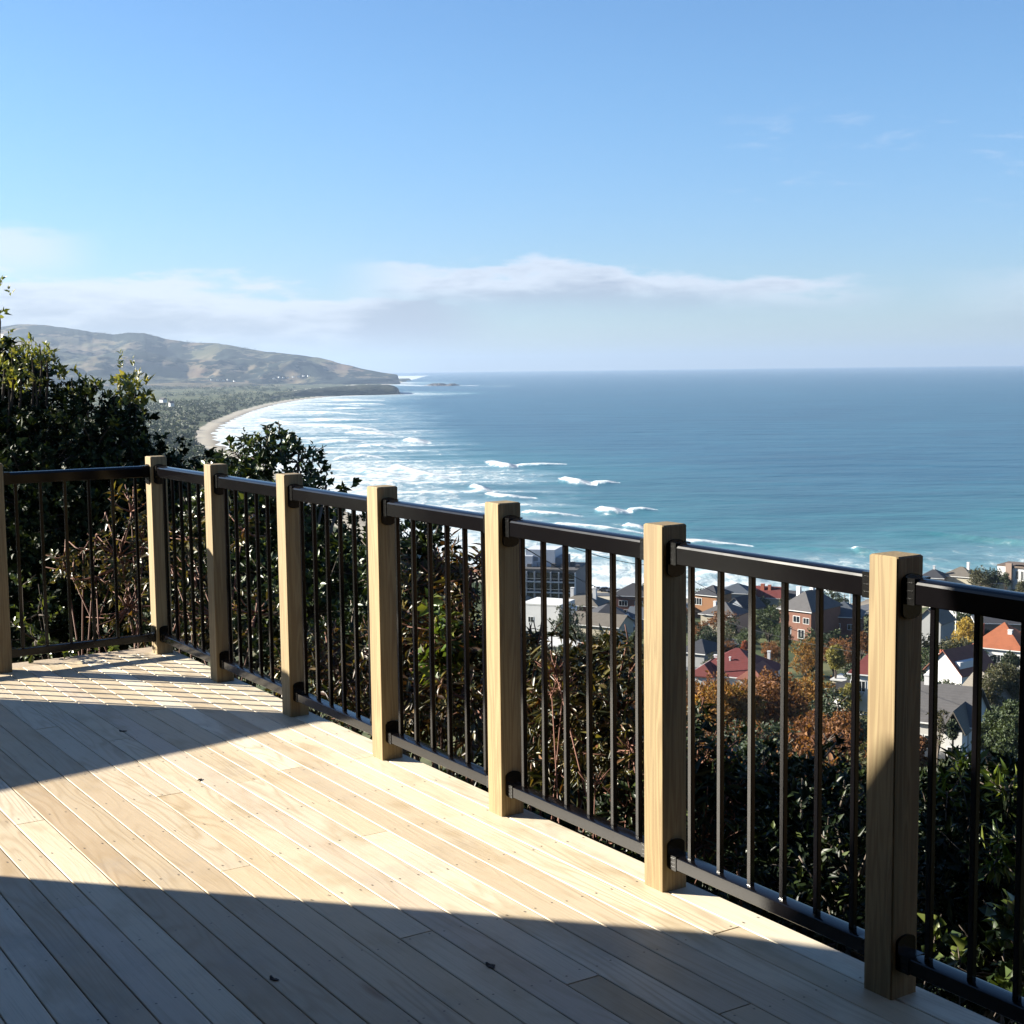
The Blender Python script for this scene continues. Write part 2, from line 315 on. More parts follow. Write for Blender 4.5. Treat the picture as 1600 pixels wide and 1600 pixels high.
# ------------------------------------------------------------------ setting: terrain
def terrain():
    azs = np.concatenate([np.arange(-140, -24, 2.0), np.arange(-24, 26, 0.2), np.arange(26, 141, 2.0)]); rs = np.concatenate([np.linspace(0.3, 3, 6), np.geomspace(3.3, 9500, 420)])
    A, Q = np.meshgrid(np.radians(azs), rs); x = (np.sin(A) * Q).ravel(); y = (np.cos(A) * Q).ravel()
    z, s = land_z(x, y)
    sand = np.clip(1 - (s - 20) / 10, 0, 1) * (s > -60)
    m, t, out = new_mat('hillside_ground'); g = t.n('ShaderNodeNewGeometry'); P = g.outputs['Position']
    n1 = t.noise(P, 0.012, 6, 0.6); n2 = t.noise(P, 0.09, 5, 0.6); n3 = t.noise(P, 1.2, 4, 0.6)
    col = t.ramp(n1, [(0.36, (0.030, 0.045, 0.018)), (0.47, (0.055, 0.070, 0.030)), (0.53, (0.10, 0.11, 0.05)), (0.66, (0.15, 0.135, 0.075))])
    col = t.mix(t.ss(n2, 0.45, 0.6), col, (0.035, 0.045, 0.02)); col = t.mix(t.m('MULTIPLY', t.ss(n3, 0.5, 0.7), 0.4), col, (0.10, 0.075, 0.04))
    at = t.n('ShaderNodeAttribute', attribute_name='sand'); sn = t.noise(P, 0.05, 4, 0.6)
    sf = t.ss(t.m('ADD', at.outputs['Fac'], t.m('MULTIPLY', t.m('SUBTRACT', sn, 0.5), 0.7)), 0.3, 0.6)
    wet = t.ss(t.n('ShaderNodeSeparateXYZ', ins={0: P}).outputs[2], -70.3, -69.0)
    col = t.mix(sf, col, t.mix(wet, (0.13, 0.11, 0.09), (0.37, 0.33, 0.26)))
    pbr(t, out, col, 0.9, 0.1)
    o = np_mesh('terrain', np.stack([x, y, z], 1), grid_faces(len(rs), len(azs))[:, ::-1], m, smooth=True, attrs={'sand': sand}); tag(o, kind='structure')
    return azs
terrain()

# ------------------------------------------------------------------ setting: far hills and the low headland
def hill_mat(name, stops, tree, sc1, sc2, thr):
    m, t, out = new_mat(name); g = t.n('ShaderNodeNewGeometry'); P = t.vmul(g.outputs['Position'], (1, 0.55, 2.2))
    n1 = t.noise(P, sc1, 5, 0.6, 0.4); n2 = t.noise(P, sc2, 5, 0.62, 0.6); n3 = t.noise(P, sc2 * 6, 4, 0.6)
    col = t.ramp(n1, stops); tr = t.ss(t.m('ADD', n2, t.m('MULTIPLY', t.m('SUBTRACT', n3, 0.5), 0.4)), thr, thr + 0.06); col = t.mix(tr, col, tree)
    nz = t.n('ShaderNodeSeparateXYZ', ins={0: g.outputs['Normal']}).outputs[2]
    col = t.mix(t.m('SUBTRACT', 1.0, t.ss(nz, 0.35, 0.6)), col, (0.16, 0.12, 0.09))
    pbr(t, out, col, 0.9, 0.1, t.bump(n3, 0.6, 6.0)); return m
def hills():
    ridge = [(-700, 470), (-300, 505), (-120, 520), (-40, 515), (0, 511), (35, 507), (80, 508.5), (110, 513), (142, 518), (180, 523), (205, 520), (228, 521), (262, 531), (300, 535), (340, 537), (378, 543), (420, 549),
             (470, 555), (500, 560), (535, 569), (570, 576.5), (596, 582), (612, 584), (621, 585.5), (625, 599)]
    xs = np.array([p[0] for p in ridge], float); RB = 9000.0
    rd = np.interp(xs, [-700, 0, 300, 500, 625], [8800, 9000, 8400, 7700, 7150]); rb = np.interp(xs, [-700, 0, 330, 470, 540, 590, 625], [5200, 5200, 5600, 6250, 6700, 6950, 7100])
    X = np.concatenate([np.linspace(-700, 0, 60), np.linspace(3, 625, 330)]); az = np.array([math.atan2(px_ray(x, 580)[0], px_ray(x, 580)[1]) for x in X])
    rdg = np.interp(X, xs, rd); rbs = np.interp(X, xs, rb); top = np.array([at_r(x, np.interp(x, xs, [p[1] for p in ridge]), r)[2] for x, r in zip(X, rdg)])
    top += (fbm(X / 30.0, X * 0, 4, 21) * 14) * np.clip((610 - X) / 60, 0, 1)
    T = np.concatenate([np.linspace(0, 1, 90), np.linspace(1.03, 1.5, 8)]); V = []
    for t in T:
        r = rbs + (rdg - rbs) * t; xx = np.sin(az) * r; yy = np.cos(az) * r; zb = np.interp(X, [-700, 420, 520, 600, 625], [-66, -64, -66, -72, -74])
        sh = np.interp(t, [0, 0.1, 0.28, 0.45, 0.7, 1.0, 1.15, 1.5], [0, 0.10, 0.17, 0.36, 0.66, 1.0, 0.9, 0.2])
        cl = np.clip((X - 520) / 95, 0, 1); sh2 = np.interp(t, [0, 0.02, 0.10, 0.5, 1.0, 1.15, 1.5], [0, 0.30, 0.55, 0.85, 1, 0.9, 0.2]); sh = sh * (1 - cl) + sh2 * cl
        gl = (fbm(xx / 700 + 3, yy / 1100, 5, 31) * 230 + fbm(xx / 260, yy / 500, 4, 37) * 110) * math.sin(min(1, t) * math.pi) ** 0.8 * np.clip((620 - X) / 160, 0.05, 1)
        z = zb + (top - zb) * sh + gl; z = np.minimum(z, zb + (top - zb) * np.maximum(sh, min(1.0, 0.985 * t + 0.3)) + 8); V.append(np.stack([xx, yy, z], 1))
    V = np.array(V).reshape(-1, 3)
    m = hill_mat('hill_pasture', [(0.33, (0.030, 0.040, 0.022)), (0.45, (0.082, 0.080, 0.046)), (0.54, (0.145, 0.112, 0.070)), (0.68, (0.11, 0.072, 0.052))], (0.008, 0.015, 0.012), 0.0020, 0.0030, 0.47)
    tag(np_mesh('hills', V, grid_faces(len(T), len(X))[:, ::-1], m, smooth=True), kind='structure')
    # low wooded headland in front of them
    X = np.linspace(395, 625.5, 150); az = np.array([math.atan2(px_ray(x, 612)[0], px_ray(x, 612)[1]) for x in X])
    r0 = np.interp(X, [395, 440, 480, 520, 560, 600, 620, 625.5], [3200, 3640, 3900, 4020, 4080, 4120, 4140, 4200])
    yt = np.interp(X, [395, 430, 470, 520, 555, 570, 600, 616, 622, 625.5], [627, 619, 611, 605.5, 603, 602.3, 602.5, 603.5, 606, 613]); V = []
    T = np.concatenate([np.linspace(0, 0.2, 10), np.linspace(0.23, 1, 26)])
    for t in T:
        r = r0 + 900 * t * np.interp(X, [395, 600, 620, 625.5], [0.5, 0.8, 0.35, 0.1]); zt = np.array([at_r(x, y, rr + 120)[2] for x, y, rr in zip(X, yt, r0)])
        k = np.interp(t, [0, 0.012, 0.06, 0.14, 0.3, 0.8, 1], [0, 0.35, 0.72, 0.95, 1.0, 0.9, 0.0])
        xx = np.sin(az) * r; yy = np.cos(az) * r; z = SEA - 3 + (zt - SEA + 3) * k + fbm(xx / 45, yy / 45, 4, 51) * 9 * min(1, k * 1.5) * (t < 0.97)
        V.append(np.stack([xx, yy, z], 1))
    m = hill_mat('headland_scrub', [(0.4, (0.016, 0.021, 0.013)), (0.6, (0.036, 0.038, 0.022))], (0.010, 0.014, 0.009), 0.02, 0.012, 0.5)
    tag(np_mesh('headland', np.array(V).reshape(-1, 3), grid_faces(len(T), len(X))[:, ::-1], m, smooth=True), kind='structure')
hills()

# ------------------------------------------------------------------ setting: sea with swell, breakers and foam
def sea():
    azs = np.concatenate([np.arange(-70, -24, 2.0), np.arange(-24, 25, 0.075), np.arange(25, 72, 2.0)])
    rs = np.concatenate([np.geomspace(330, 5200, 640), np.geomspace(5300, 30000, 60)])
    A, Q = np.meshgrid(np.radians(azs), rs); x = (np.sin(A) * Q).ravel(); y = (np.cos(A) * Q).ravel(); s = -shore_dist(x, y)
    r = Q.ravel(); azd = np.degrees(A.ravel())
    near = np.clip((6000 - r) / 3000, 0, 1)
    wob = fbm(x / 260, y / 260, 3, 61)
    ph = (y + 0.10 * x + wob * 150) / 78.0 * 2 * math.pi
    amp = (0.25 + 1.1 * np.clip(fbm(x / 240 + 7, y / 120, 3, 63) + 0.3, 0, 1)) * near
    z = SEA + amp * 0.40 * (np.maximum(np.sin(ph), -0.4) ** 1 + 0.35 * np.sin(2 * ph + 0.8))
    # density of foam by distance from the water line, thinner towards the open right side
    wid = np.interp(azd, [-14, -10, -6, -3, 0, 4, 9, 14, 22], [440, 620, 500, 330, 200, 120, 75, 30, 14])
    wid = wid * (1 + 1.1 * fbm(x / 420, y / 900, 3, 77) + 0.5 * fbm(x / 90, y / 200, 3, 79))
    F1 = np.clip(1.12 - s / wid, 0, 1) ** 0.9
    crest = np.clip(np.sin(ph - 0.5), 0, 1) ** 3
    patch = fbm(x / 110, y / 55, 4, 71)
    foam = F1 * (0.56 + 0.95 * patch) * (1 + 0.12 * np.clip((-azd - 2) / 6, 0, 1)) + F1 * crest ** 2 * 0.35
    foam = np.where(s < 120, np.maximum(foam, (0.92 - 0.0065 * s) * np.interp(azd, [9, 17], [1, 0.55])), foam)
    brk = [((634, 686), (650, 690), (670, 692), 8, 1.0), ((760, 722), (790, 729), (808, 729), 8, 1.0), ((800, 728), (845, 727), (884, 725), 3.5, 0.95),
           ((875, 748), (900, 754), (930, 757), 9, 1.0), ((925, 756), (945, 755), (968, 754.5), 4, 0.95), ((932, 796), (955, 800), (985, 801), 10, 1.0), ((980, 800), (1000, 797.5), (1026, 797), 4, 0.95),
           ((612, 727), (650, 738), (705, 748), 5.5, 0.95), ((736, 758), (750, 764), (770, 769), 7, 1.0), ((760, 772), (790, 777), (836, 778), 6, 0.95), ((815, 800), (860, 804), (910, 806), 5, 0.85),
           ((975, 822), (995, 826), (1020, 830), 9, 1.0), ((560, 697), (590, 697), (620, 700), 3, 0.95), ((470, 664), (540, 668), (590, 672), 4, 0.9), ((540, 676), (580, 678), (615, 680), 4.5, 0.98),
           ((480, 655), (540, 657), (590, 655), 3, 0.9), ((430, 646), (500, 645), (560, 648), 3, 0.85), ((520, 638), (560, 639), (580, 638), 2.4, 0.9), ((450, 634), (500, 632), (560, 634), 3, 0.85),
           ((520, 625), (550, 626), (600, 626), 2.2, 0.9), ((540, 631), (580, 632), (600, 632), 2, 0.8), ((555, 751), (600, 753), (650, 757), 4, 0.8), ((520, 718), (560, 714), (600, 716), 4, 0.85),
           ((640, 790), (720, 800), (800, 803), 6, 0.75), ((1010, 850), (1080, 848), (1175, 853), 7, 0.9), ((1060, 878), (1130, 872), (1190, 880), 7, 0.9), ((1190, 900), (1260, 905), (1330, 925), 8, 0.95),
           ((850, 820), (930, 826), (1010, 836), 6, 0.8), ((1330, 861), (1350, 861), (1375, 861), 2.5, 0.9), ((1290, 925), (1320, 928), (1345, 930), 9, 1.0), ((620, 601), (660, 603), (690, 603), 1.2, 0.9), ((690, 601), (730, 603), (800, 603), 0.9, 0.8),
           ((1080, 898), (1150, 898), (1200, 906), 8, 0.9), ((560, 735), (600, 742), (640, 746), 3, 0.8), ((500, 690), (540, 690), (570, 689), 3, 0.85), ((400, 655), (440, 660), (470, 662), 3, 0.85)]
    dk = np.zeros_like(x)
    for p0, p1, p2, th, st in brk:
        q = np.array([on_z(px, py, SEA)[:2] for px, py in [p0, p1, p2]]); rr = math.hypot(*q[1]); wd = th * rr * rr / (F * 71.5) * 0.40     # metres along the view
        tt = np.linspace(0, 1, 15)[:, None]; C = (1 - tt) ** 2 * q[0] + 2 * tt * (1 - tt) * (2 * q[1] - 0.5 * (q[0] + q[2])) + tt ** 2 * q[2]
        lo = C.min(0) - 4 * wd - 20; hi = C.max(0) + 4 * wd + 20; sel = np.nonzero((x > lo[0]) & (x < hi[0]) & (y > lo[1]) & (y < hi[1]))[0]
        kx = float(np.clip(wd / max(th * 0.45 * rr / F, 0.3), 1, 14)) * 0.6; kx = max(kx, 1.0); C = C * np.array([kx, 1.0])
        xs_, ys_ = x[sel] * kx, y[sel]; dm = np.full(len(sel), 1e9); tm = np.zeros(len(sel)); sg = np.zeros(len(sel))
        for i in range(14):
            a_, b_ = C[i], C[i + 1]; L2 = ((b_ - a_) ** 2).sum(); t_ = np.clip(((xs_ - a_[0]) * (b_[0] - a_[0]) + (ys_ - a_[1]) * (b_[1] - a_[1])) / L2, 0, 1)
            dy = ys_ - a_[1] - t_ * (b_[1] - a_[1]); dx = xs_ - a_[0] - t_ * (b_[0] - a_[0]); d_ = np.hypot(dx * 1.0, dy)
            k = d_ < dm; dm[k] = d_[k]; tm[k] = (i + t_[k]) / 14; sg[k] = np.sign(dy[k])
        ww = wd * (0.25 + 1.25 * np.clip(tm * 5 + 0.25, 0, 1) * np.clip(1.15 - tm, 0, 1) ** 0.8) * (1 + 0.9 * fbm(xs_ / 9, ys_ / 9, 3, 81) ) * (1 + 0.5 * fbm(x[sel] / 3.5, ys_ / 5, 2, 83))
        f_ = np.clip(1.35 - dm / np.maximum(ww, 0.5), 0, 1) * st
        foam[sel] = np.maximum(foam[sel], f_ * 1.15)
        hgt = min(2.6, 0.08 * wd + 0.9) * np.clip(tm * 6, 0, 1) * np.clip((1 - tm) * 2.5, 0, 1); z[sel] += hgt * np.exp(-(dm / (wd * 0.7 + 7)) ** 2)
        dk[sel] = np.maximum(dk[sel], np.exp(-((dm - wd * 1.5) / (wd * 0.6 + 2)) ** 2) * (sg > 0) * 0.6)
    # one clean unbroken swell on the right
    q = np.array([on_z(px, py, SEA)[:2] for px, py in [(1440, 832), (1520, 842), (1700, 862)]]); cyy = np.interp(x, q[:, 0], q[:, 1]); on = np.clip((x - q[0][0] + 20) / 40, 0, 1) * np.clip((900 - x) / 300, 0, 1)
    z += 1.9 * np.exp(-((y - cyy) / 9.0) ** 2) * on
    q = np.array([on_z(px, py, SEA)[:2] for px, py in [(1180, 850), (1330, 862), (1420, 872)]]); cyy = np.interp(x, q[:, 0], q[:, 1]); on = np.clip((x - q[0][0]) / 40, 0, 1) * np.clip((q[2][0] + 30 - x) / 40, 0, 1)
    z += 1.3 * np.exp(-((y - cyy) / 7.0) ** 2) * on
    z += near * fbm(x / 9, y / 5, 3, 91) * 0.35
    teal = np.clip(1 - s / 360, 0, 1)
    m, t, out = new_mat('sea_water'); g = t.n('ShaderNodeNewGeometry'); P = g.outputs['Position']
    fo = t.n('ShaderNodeAttribute', attribute_name='foam').outputs['Fac']; te = t.n('ShaderNodeAttribute', attribute_name='teal').outputs['Fac']
    Ps = t.vmul(P, (1.0, 0.42, 1.0))
    nf = t.noise(Ps, 0.16, 6, 0.68, 0.5); nf2 = t.noise(t.vmul(P, (1.0, 0.6, 1.0)), 0.030, 4, 0.62, 0.5)
    nn = t.m('ADD', t.m('MULTIPLY', nf, 0.72), t.m('MULTIPLY', nf2, 0.28))
    cov = t.ss(t.m('ADD', fo, t.m('MULTIPLY', t.m('SUBTRACT', nn, 0.5), 1.9)), 0.36, 0.98)
    thin = t.m('MULTIPLY', t.ss(t.m('ADD', fo, t.m('MULTIPLY', t.m('SUBTRACT', nf2, 0.5), 0.6)), 0.10, 0.60), 0.46)
    sw = t.noise(t.vmul(P, (0.35, 1.0, 1.0)), 0.02, 4, 0.6)
    deep = t.mix(t.ss(sw, 0.35, 0.7), (0.012, 0.060, 0.092), (0.018, 0.076, 0.110)); shal = (0.028, 0.118, 0.130)
    ch1 = t.noise(t.vmul(P, (0.30, 1.0, 1)), 0.055, 5, 0.65, 0.3); ch2 = t.noise(t.vmul(P, (0.45, 1.0, 1)), 0.0065, 4, 0.6, 0.4); ch = t.m('ADD', t.m('MULTIPLY', ch1, 0.6), t.m('MULTIPLY', ch2, 0.4))  # ripple shading put into the water colour as light and dark noise
    wc = t.mix(t.ss(te, 0.0, 0.9), deep, shal); wc = t.mix(1.0, wc, t.mix(t.ss(ch, 0.34, 0.66), (0.62, 0.66, 0.70), (1.28, 1.25, 1.2)), 'MULTIPLY'); wc = t.mix(thin, wc, (0.26, 0.36, 0.40)); wc = t.mix(cov, wc, t.mix(t.ss(nf, 0.3, 0.75), (0.36, 0.41, 0.44), (0.60, 0.62, 0.62)))
    rough = t.m('ADD', 0.30, t.m('MULTIPLY', cov, 0.5))
    h = t.m('ADD', t.m('MULTIPLY', t.noise(t.vmul(P, (0.5, 1.0, 1)), 0.12, 5, 0.65), 1.0), t.m('MULTIPLY', t.noise(t.vmul(P, (0.4, 1, 1)), 0.022, 4, 0.6), 4.0))
    h = t.m('ADD', h, t.m('MULTIPLY', cov, 0.25))
    pbr(t, out, wc, rough, t.m('MULTIPLY', t.m('SUBTRACT', 1.0, cov), 0.33), t.bump(h, 0.75, 1.0))
    tag(np_mesh('sea', np.stack([x, y, z], 1), grid_faces(len(rs), len(azs))[:, ::-1], m, smooth=True, attrs={'foam': np.clip(foam, 0, 1.2), 'teal': teal}), kind='structure')
sea()

# ------------------------------------------------------------------ setting: haze over sea and coast
def haze():
    b = MB(); b.box(-36000, 36000, -2500, 38000, -87, 330)
    m, t, out = new_mat('sea_haze'); v = t.n('ShaderNodeVolumePrincipled'); v.inputs['Color'].default_value = (0.315, 0.405, 0.545, 1); v.inputs['Density'].default_value = 5.4e-5; v.inputs['Anisotropy'].default_value = 0.25
    t.put(out.inputs['Volume'], v.outputs[0]); o = b.build('haze', m); tag(o, kind='stuff')
haze()
#PART2

# ------------------------------------------------------------------ deck frame: x = along the long railing towards the viewer, y = outwards
TH = -0.57456169; _d = np.array([math.sin(TH), math.cos(TH)]); _n = np.array([math.cos(TH), -math.sin(TH)])
S_, S0_, WP = 0.87334, 0.86155, 0.09
P1 = np.array([0.9036236, 3.3507090]) + _d * S_ * 6
RZ = math.atan2(-_d[1], -_d[0])
def wpt(a, b, z=0.0): q = P1 - a * _d - b * _n; return (q[0], q[1], z)
def deck_empty(name, a, b, z, rz=0.0, **k): return empty(name, wpt(a, b, z), RZ + rz, **k)

def deck():
    mb = MB(); pitch = 0.1018; b0 = 0.289; k0 = -4; th = 0.032
    joints = {}
    for b, a in [(0.85, 2.568), (1.36, 2.606), (0.34, 2.512), (0.95, 3.447), (0.437, 3.396), (1.45, 3.494), (0.048, 4.685), (0.55, 4.722), (0.753, 1.677)]:
        joints[int(math.floor((b - b0) / pitch))] = [a]
    for i in range(k0, 29):
        y1 = -(b0 + i * pitch + 0.0016); y0 = -(b0 + (i + 1) * pitch - 0.0016)
        cuts = list(joints.get(i, []))
        r_ = random.Random(i * 13 + 5)
        if cuts:
            for o_ in (-2.15, 2.55, 4.7):
                if 0.6 < cuts[0] + o_ < 9: cuts.append(cuts[0] + o_)
        elif i >= 15: cuts = [r_.choice([1.7, 2.55, 3.4, 4.25]) + 0.02, r_.choice([5.95, 6.8])]
        else: cuts = [7.65]
        cuts = [-0.104] + sorted(cuts) + [9.6]
        for j in range(len(cuts) - 1):
            xa, xb = cuts[j] + 0.0022, cuts[j + 1] - 0.0022; bid = r_.random(); e = 0.0026; dz = r_.uniform(-0.0008, 0.0008)
            prof = [(y0 + 0.001, -th), (y1 - 0.001, -th), (y1, -e + dz), (y1 - e * 0.35, -e * 0.3 + dz), (y1 - e, dz), (y0 + e, dz), (y0 + e * 0.35, -e * 0.3 + dz), (y0, -e + dz)]
            mb.extx(prof, xa, xb, 0, bid)
        for jx in range(0, 23):                        # pairs of nail heads over every joist
            ax = 0.0 + 0.425 * jx
            for f_ in (0.2, 0.8):
                yy = y0 + (y1 - y0) * f_ + r_.uniform(-0.006, 0.006); xx = ax + r_.uniform(-0.012, 0.012)
                if any(abs(xx - c_) < 0.012 for c_ in cuts): continue
                rr = 0.0034; mb.add([(xx + rr * math.cos(q), yy + rr * math.sin(q), 0.0012) for q in [k * math.pi / 3 for k in range(6)]], [(0, 1, 2, 3, 4, 5)], 1)
    o = mb.build('deck', [M_DECK, M_NAIL], attr='bid'); o.location = wpt(0, 0); o.rotation_euler = (0, 0, RZ); tag(o, kind='structure')
    e = MB(); e.box(-0.262, -0.1065, -3.4, 0.118, -0.16, -0.004, bev=0.004); e.build('edge_board', M_EDGE, o)
    jm = MB()
    for jx in range(0, 23): jm.box(0.425 * jx - 0.022, 0.425 * jx + 0.022, -3.2, 0.10, -0.20, -0.033)
    jm.box(-0.1, 9.6, 0.101, 0.140, -0.20, -0.034); jm.build('joist_frame', M_EDGE, o)
deck()

def post_mesh():
    p = MB(); h = 1.0828; w = WP / 2; e = 0.003
    p.prism([(-w + e, -w), (w - e, -w), (w, -w + e), (w, w - e), (w - e, w), (-w + e, w), (-w, w - e), (-w, -w + e)], 0, h, top=0.004); return p
def add_bracket(parent, x, sgn, yc, z0, z1, up):
    """plastic bracket: rounded plate on the post face and a ribbed sleeve round the rail end"""
    b = MB(); hw = 0.031; pl0, pl1 = (z0 - 0.010, z1 + 0.042) if up else (z0 - 0.040, z1 + 0.008); t_ = 0.007
    prof = []
    for q in range(9): an = math.pi * q / 8; prof.append((yc + hw * math.cos(an), pl1 - 0.016 + 0.016 * math.sin(an)))
    for q in range(9): an = math.pi + math.pi * q / 8; prof.append((yc + hw * math.cos(an), pl0 + 0.016 + 0.016 * math.sin(an)))
    xa, xb = (x, x + t_) if sgn > 0 else (x - t_, x); b.extx(prof, xa, xb)
    g = 0.002; L = 0.030; xc = x + sgn * t_
    xa, xb = sorted((xc, xc + sgn * L)); b.extx([(yc - 0.0255 - g, z0 - g), (yc + 0.0255 + g, z0 - g), (yc + 0.0255 + g, z1 + g * 0.4), (yc - 0.0255 - g, z1 + g * 0.4)], xa, xb)
    for f_ in (0.2, 0.5, 0.82):                                  # ribs on the sleeve
        zz = z0 + (z1 - z0) * f_; b.box(xa + 0.005, xb - 0.005, yc - 0.0255 - g - 0.0009, yc - 0.0255 - g + 0.001, zz - 0.0014, zz + 0.0014)
    b.build('bracket', M_PLASTIC, parent)
def rail_profile(yc, z0, z1, dome):
    hw = 0.0255; pr = [(yc - hw + 0.002, z0), (yc + hw - 0.002, z0), (yc + hw, z0 + 0.002), (yc + hw, z1 - dome)]
    n_ = 8
    for q in range(1, n_): an = math.pi * q / n_; pr.append((yc + (hw - 0.0006) * math.cos(an), z1 - dome + 0.0012 + (dome - 0.0012) * math.sin(an)))
    pr += [(yc - hw, z1 - dome), (yc - hw, z0 + 0.002)]; return pr
BAL = None
def panel(root, x0, x1, yc, up_ref):
    """rail panel between two post faces"""
    global BAL
    tr = MB(); tr.extx(rail_profile(yc, 0.972, 1.033, 0.013), x0 + 0.003, x1 - 0.003); tr = tr.build('top_rail', M_BLACK, root)
    br = MB(); br.extx(rail_profile(yc, 0.074, 0.114, 0.004), x0 + 0.003, x1 - 0.003); br = br.build('bottom_rail', M_BLACK, root)
    for x, s in ((x0, 1), (x1, -1)):
        add_bracket(tr, x, s, yc, 0.972, 1.033, False); add_bracket(br, x, s, yc, 0.074, 0.114, True)
    if BAL is None: bm_ = MB(); bm_.box(-0.008, 0.008, -0.008, 0.008, 0.110, 0.976, bev=0.0018); BAL = bm_
    L = x1 - x0; n_ = 6; st = 0.1258; s0 = (L - st * (n_ - 1)) / 2 - 0.003
    for k in range(n_):
        o = BAL.build('baluster', M_BLACK, root) if 'baluster' not in bpy.data.meshes else bpy.data.objects.new('baluster', bpy.data.meshes['baluster'])
        if o.name not in COL.objects: COL.objects.link(o); o.parent = root
        o.location = (x0 + s0 + k * st, yc, 0)
def railings():
    root = deck_empty('deck_railing', 0, 0, 0, label='long run of pine posts and black bars along the seaward edge of the deck', cat='deck railing')
    pm = post_mesh(); p0 = pm.build('post', M_POST, root)
    N = 9
    for k in range(N):
        o = p0 if k == 0 else bpy.data.objects.new('post', p0.data)
        if k: COL.objects.link(o); o.parent = root
        o.location = (k * S_ - WP / 2, WP / 2, -0.001)
        if k < N - 1: panel(root, k * S_, (k + 1) * S_ - WP, WP / 2, 0)
    # short return run on the left, from the far left towards the corner post
    root2 = deck_empty('deck_railing', 0, 2 * S0_, 0, rz=math.pi / 2, label='short return of the railing at the far left, in front of dark trees', cat='deck railing')
    for k in range(2):
        o = bpy.data.objects.new('post', p0.data); COL.objects.link(o); o.parent = root2; o.location = (k * S0_ + WP / 2, WP / 2, -0.001); o.rotation_euler = (0, 0, math.pi)
        panel(root2, k * S0_ + WP, (k + 1) * S0_, WP / 2, 0)
railings()

# ------------------------------------------------------------------ unseen shade casters added at the left: a boarded screen, a house and its veranda
M_BOARD = plain('shade_house_board', (0.20, 0.125, 0.065), 0.6, 0.1, 3)  # warm brown picked to bounce warm light onto the shaded deck
M_ROOFM = plain('roof_steel', (0.10, 0.11, 0.12), 0.5, 0.1, 3)
def shaders():
    t = deck_empty('shade_screen', -0.045, 2.6, 0, label='unseen solid boarded screen added past the left railing to cast shade', cat='screen')  # out-of-view panel added, top sloped to fit the far shadow wedge
    b = MB()
    for k in range(9):
        y0 = -(1.685 + k * 0.2) + 2.6; y1 = y0 - 0.197; zt = lambda q: 0.975 + (2.6 - q - 1.69) * 0.083
        b.add([(-0.02, y0, 0.03), (-0.02, y1, 0.03), (0.02, y1, 0.03), (0.02, y0, 0.03), (-0.02, y0, zt(y0)), (-0.02, y1, zt(y1)), (0.02, y1, zt(y1)), (0.02, y0, zt(y0))],
              [(0, 1, 2, 3), (7, 6, 5, 4), (0, 4, 5, 1), (1, 5, 6, 2), (2, 6, 7, 3), (3, 7, 4, 0)])
    b.build('board_panel', M_EDGE, t)
    t = deck_empty('shade_house', 1.38, 3.2, 0, label='unseen brown boarded house and veranda added to shade the near end of the deck', cat='house')  # out-of-view caster, corner and top shaped for the near shadow edge
    w = MB(); zc, zt = 1.70, 2.36; L = 9.0
    w.add([(0, 0, -1.0), (L, 0, -1.0), (L, 0, zt), (0.46, 0, zt), (0, 0, zc), (0, -0.2, -1.0), (L, -0.2, -1.0), (L, -0.2, zt), (0.46, -0.2, zt), (0, -0.2, zc)],
          [(0, 1, 2, 3, 4), (9, 8, 7, 6, 5), (0, 5, 6, 1), (1, 6, 7, 2), (2, 7, 8, 3), (3, 8, 9, 4), (4, 9, 5, 0)])
    for k in range(11): w.box(0.47, L - 0.02, 0.001, 0.018, 0.02 + k * 0.2, 0.19 + k * 0.2)
    w.build('wall', M_BOARD, t)
    r = MB(); r.add([(0.46, -0.25, 2.37), (L, -0.25, 2.37), (L, 1.0, 2.40), (1.6, 1.0, 2.40), (0.46, -0.25, 2.45), (L, -0.25, 2.45), (L, 1.0, 2.46), (1.6, 1.0, 2.46)],
                    [(0, 3, 2, 1), (4, 5, 6, 7), (0, 1, 5, 4), (1, 2, 6, 5), (2, 3, 7, 6), (3, 0, 4, 7)]); r.build('roof', M_ROOFM, t)
    v = MB(); v.box(4.6 - 1.38, L, -0.2, 3.6, 2.86, 2.96); v.box(4.6 - 1.38, L, -0.18, -0.1, 2.46, 2.859); v.build('shade_roof', M_BOARD, t)  # added overhead to cut sky light on the near deck
    v = MB(); v.box(L - 0.12, L, 0.02, 8.5, -6, 2.85); v.build('end_wall', M_BOARD, t)  # added out of view to block sky light from behind
    v = MB(); v.box(6.35 - 1.38, L - 0.13, 3.51, 3.59, -0.5, 2.85); v.build('shade_wall', M_BOARD, t)  # added to keep side light off the dark post faces
shaders()

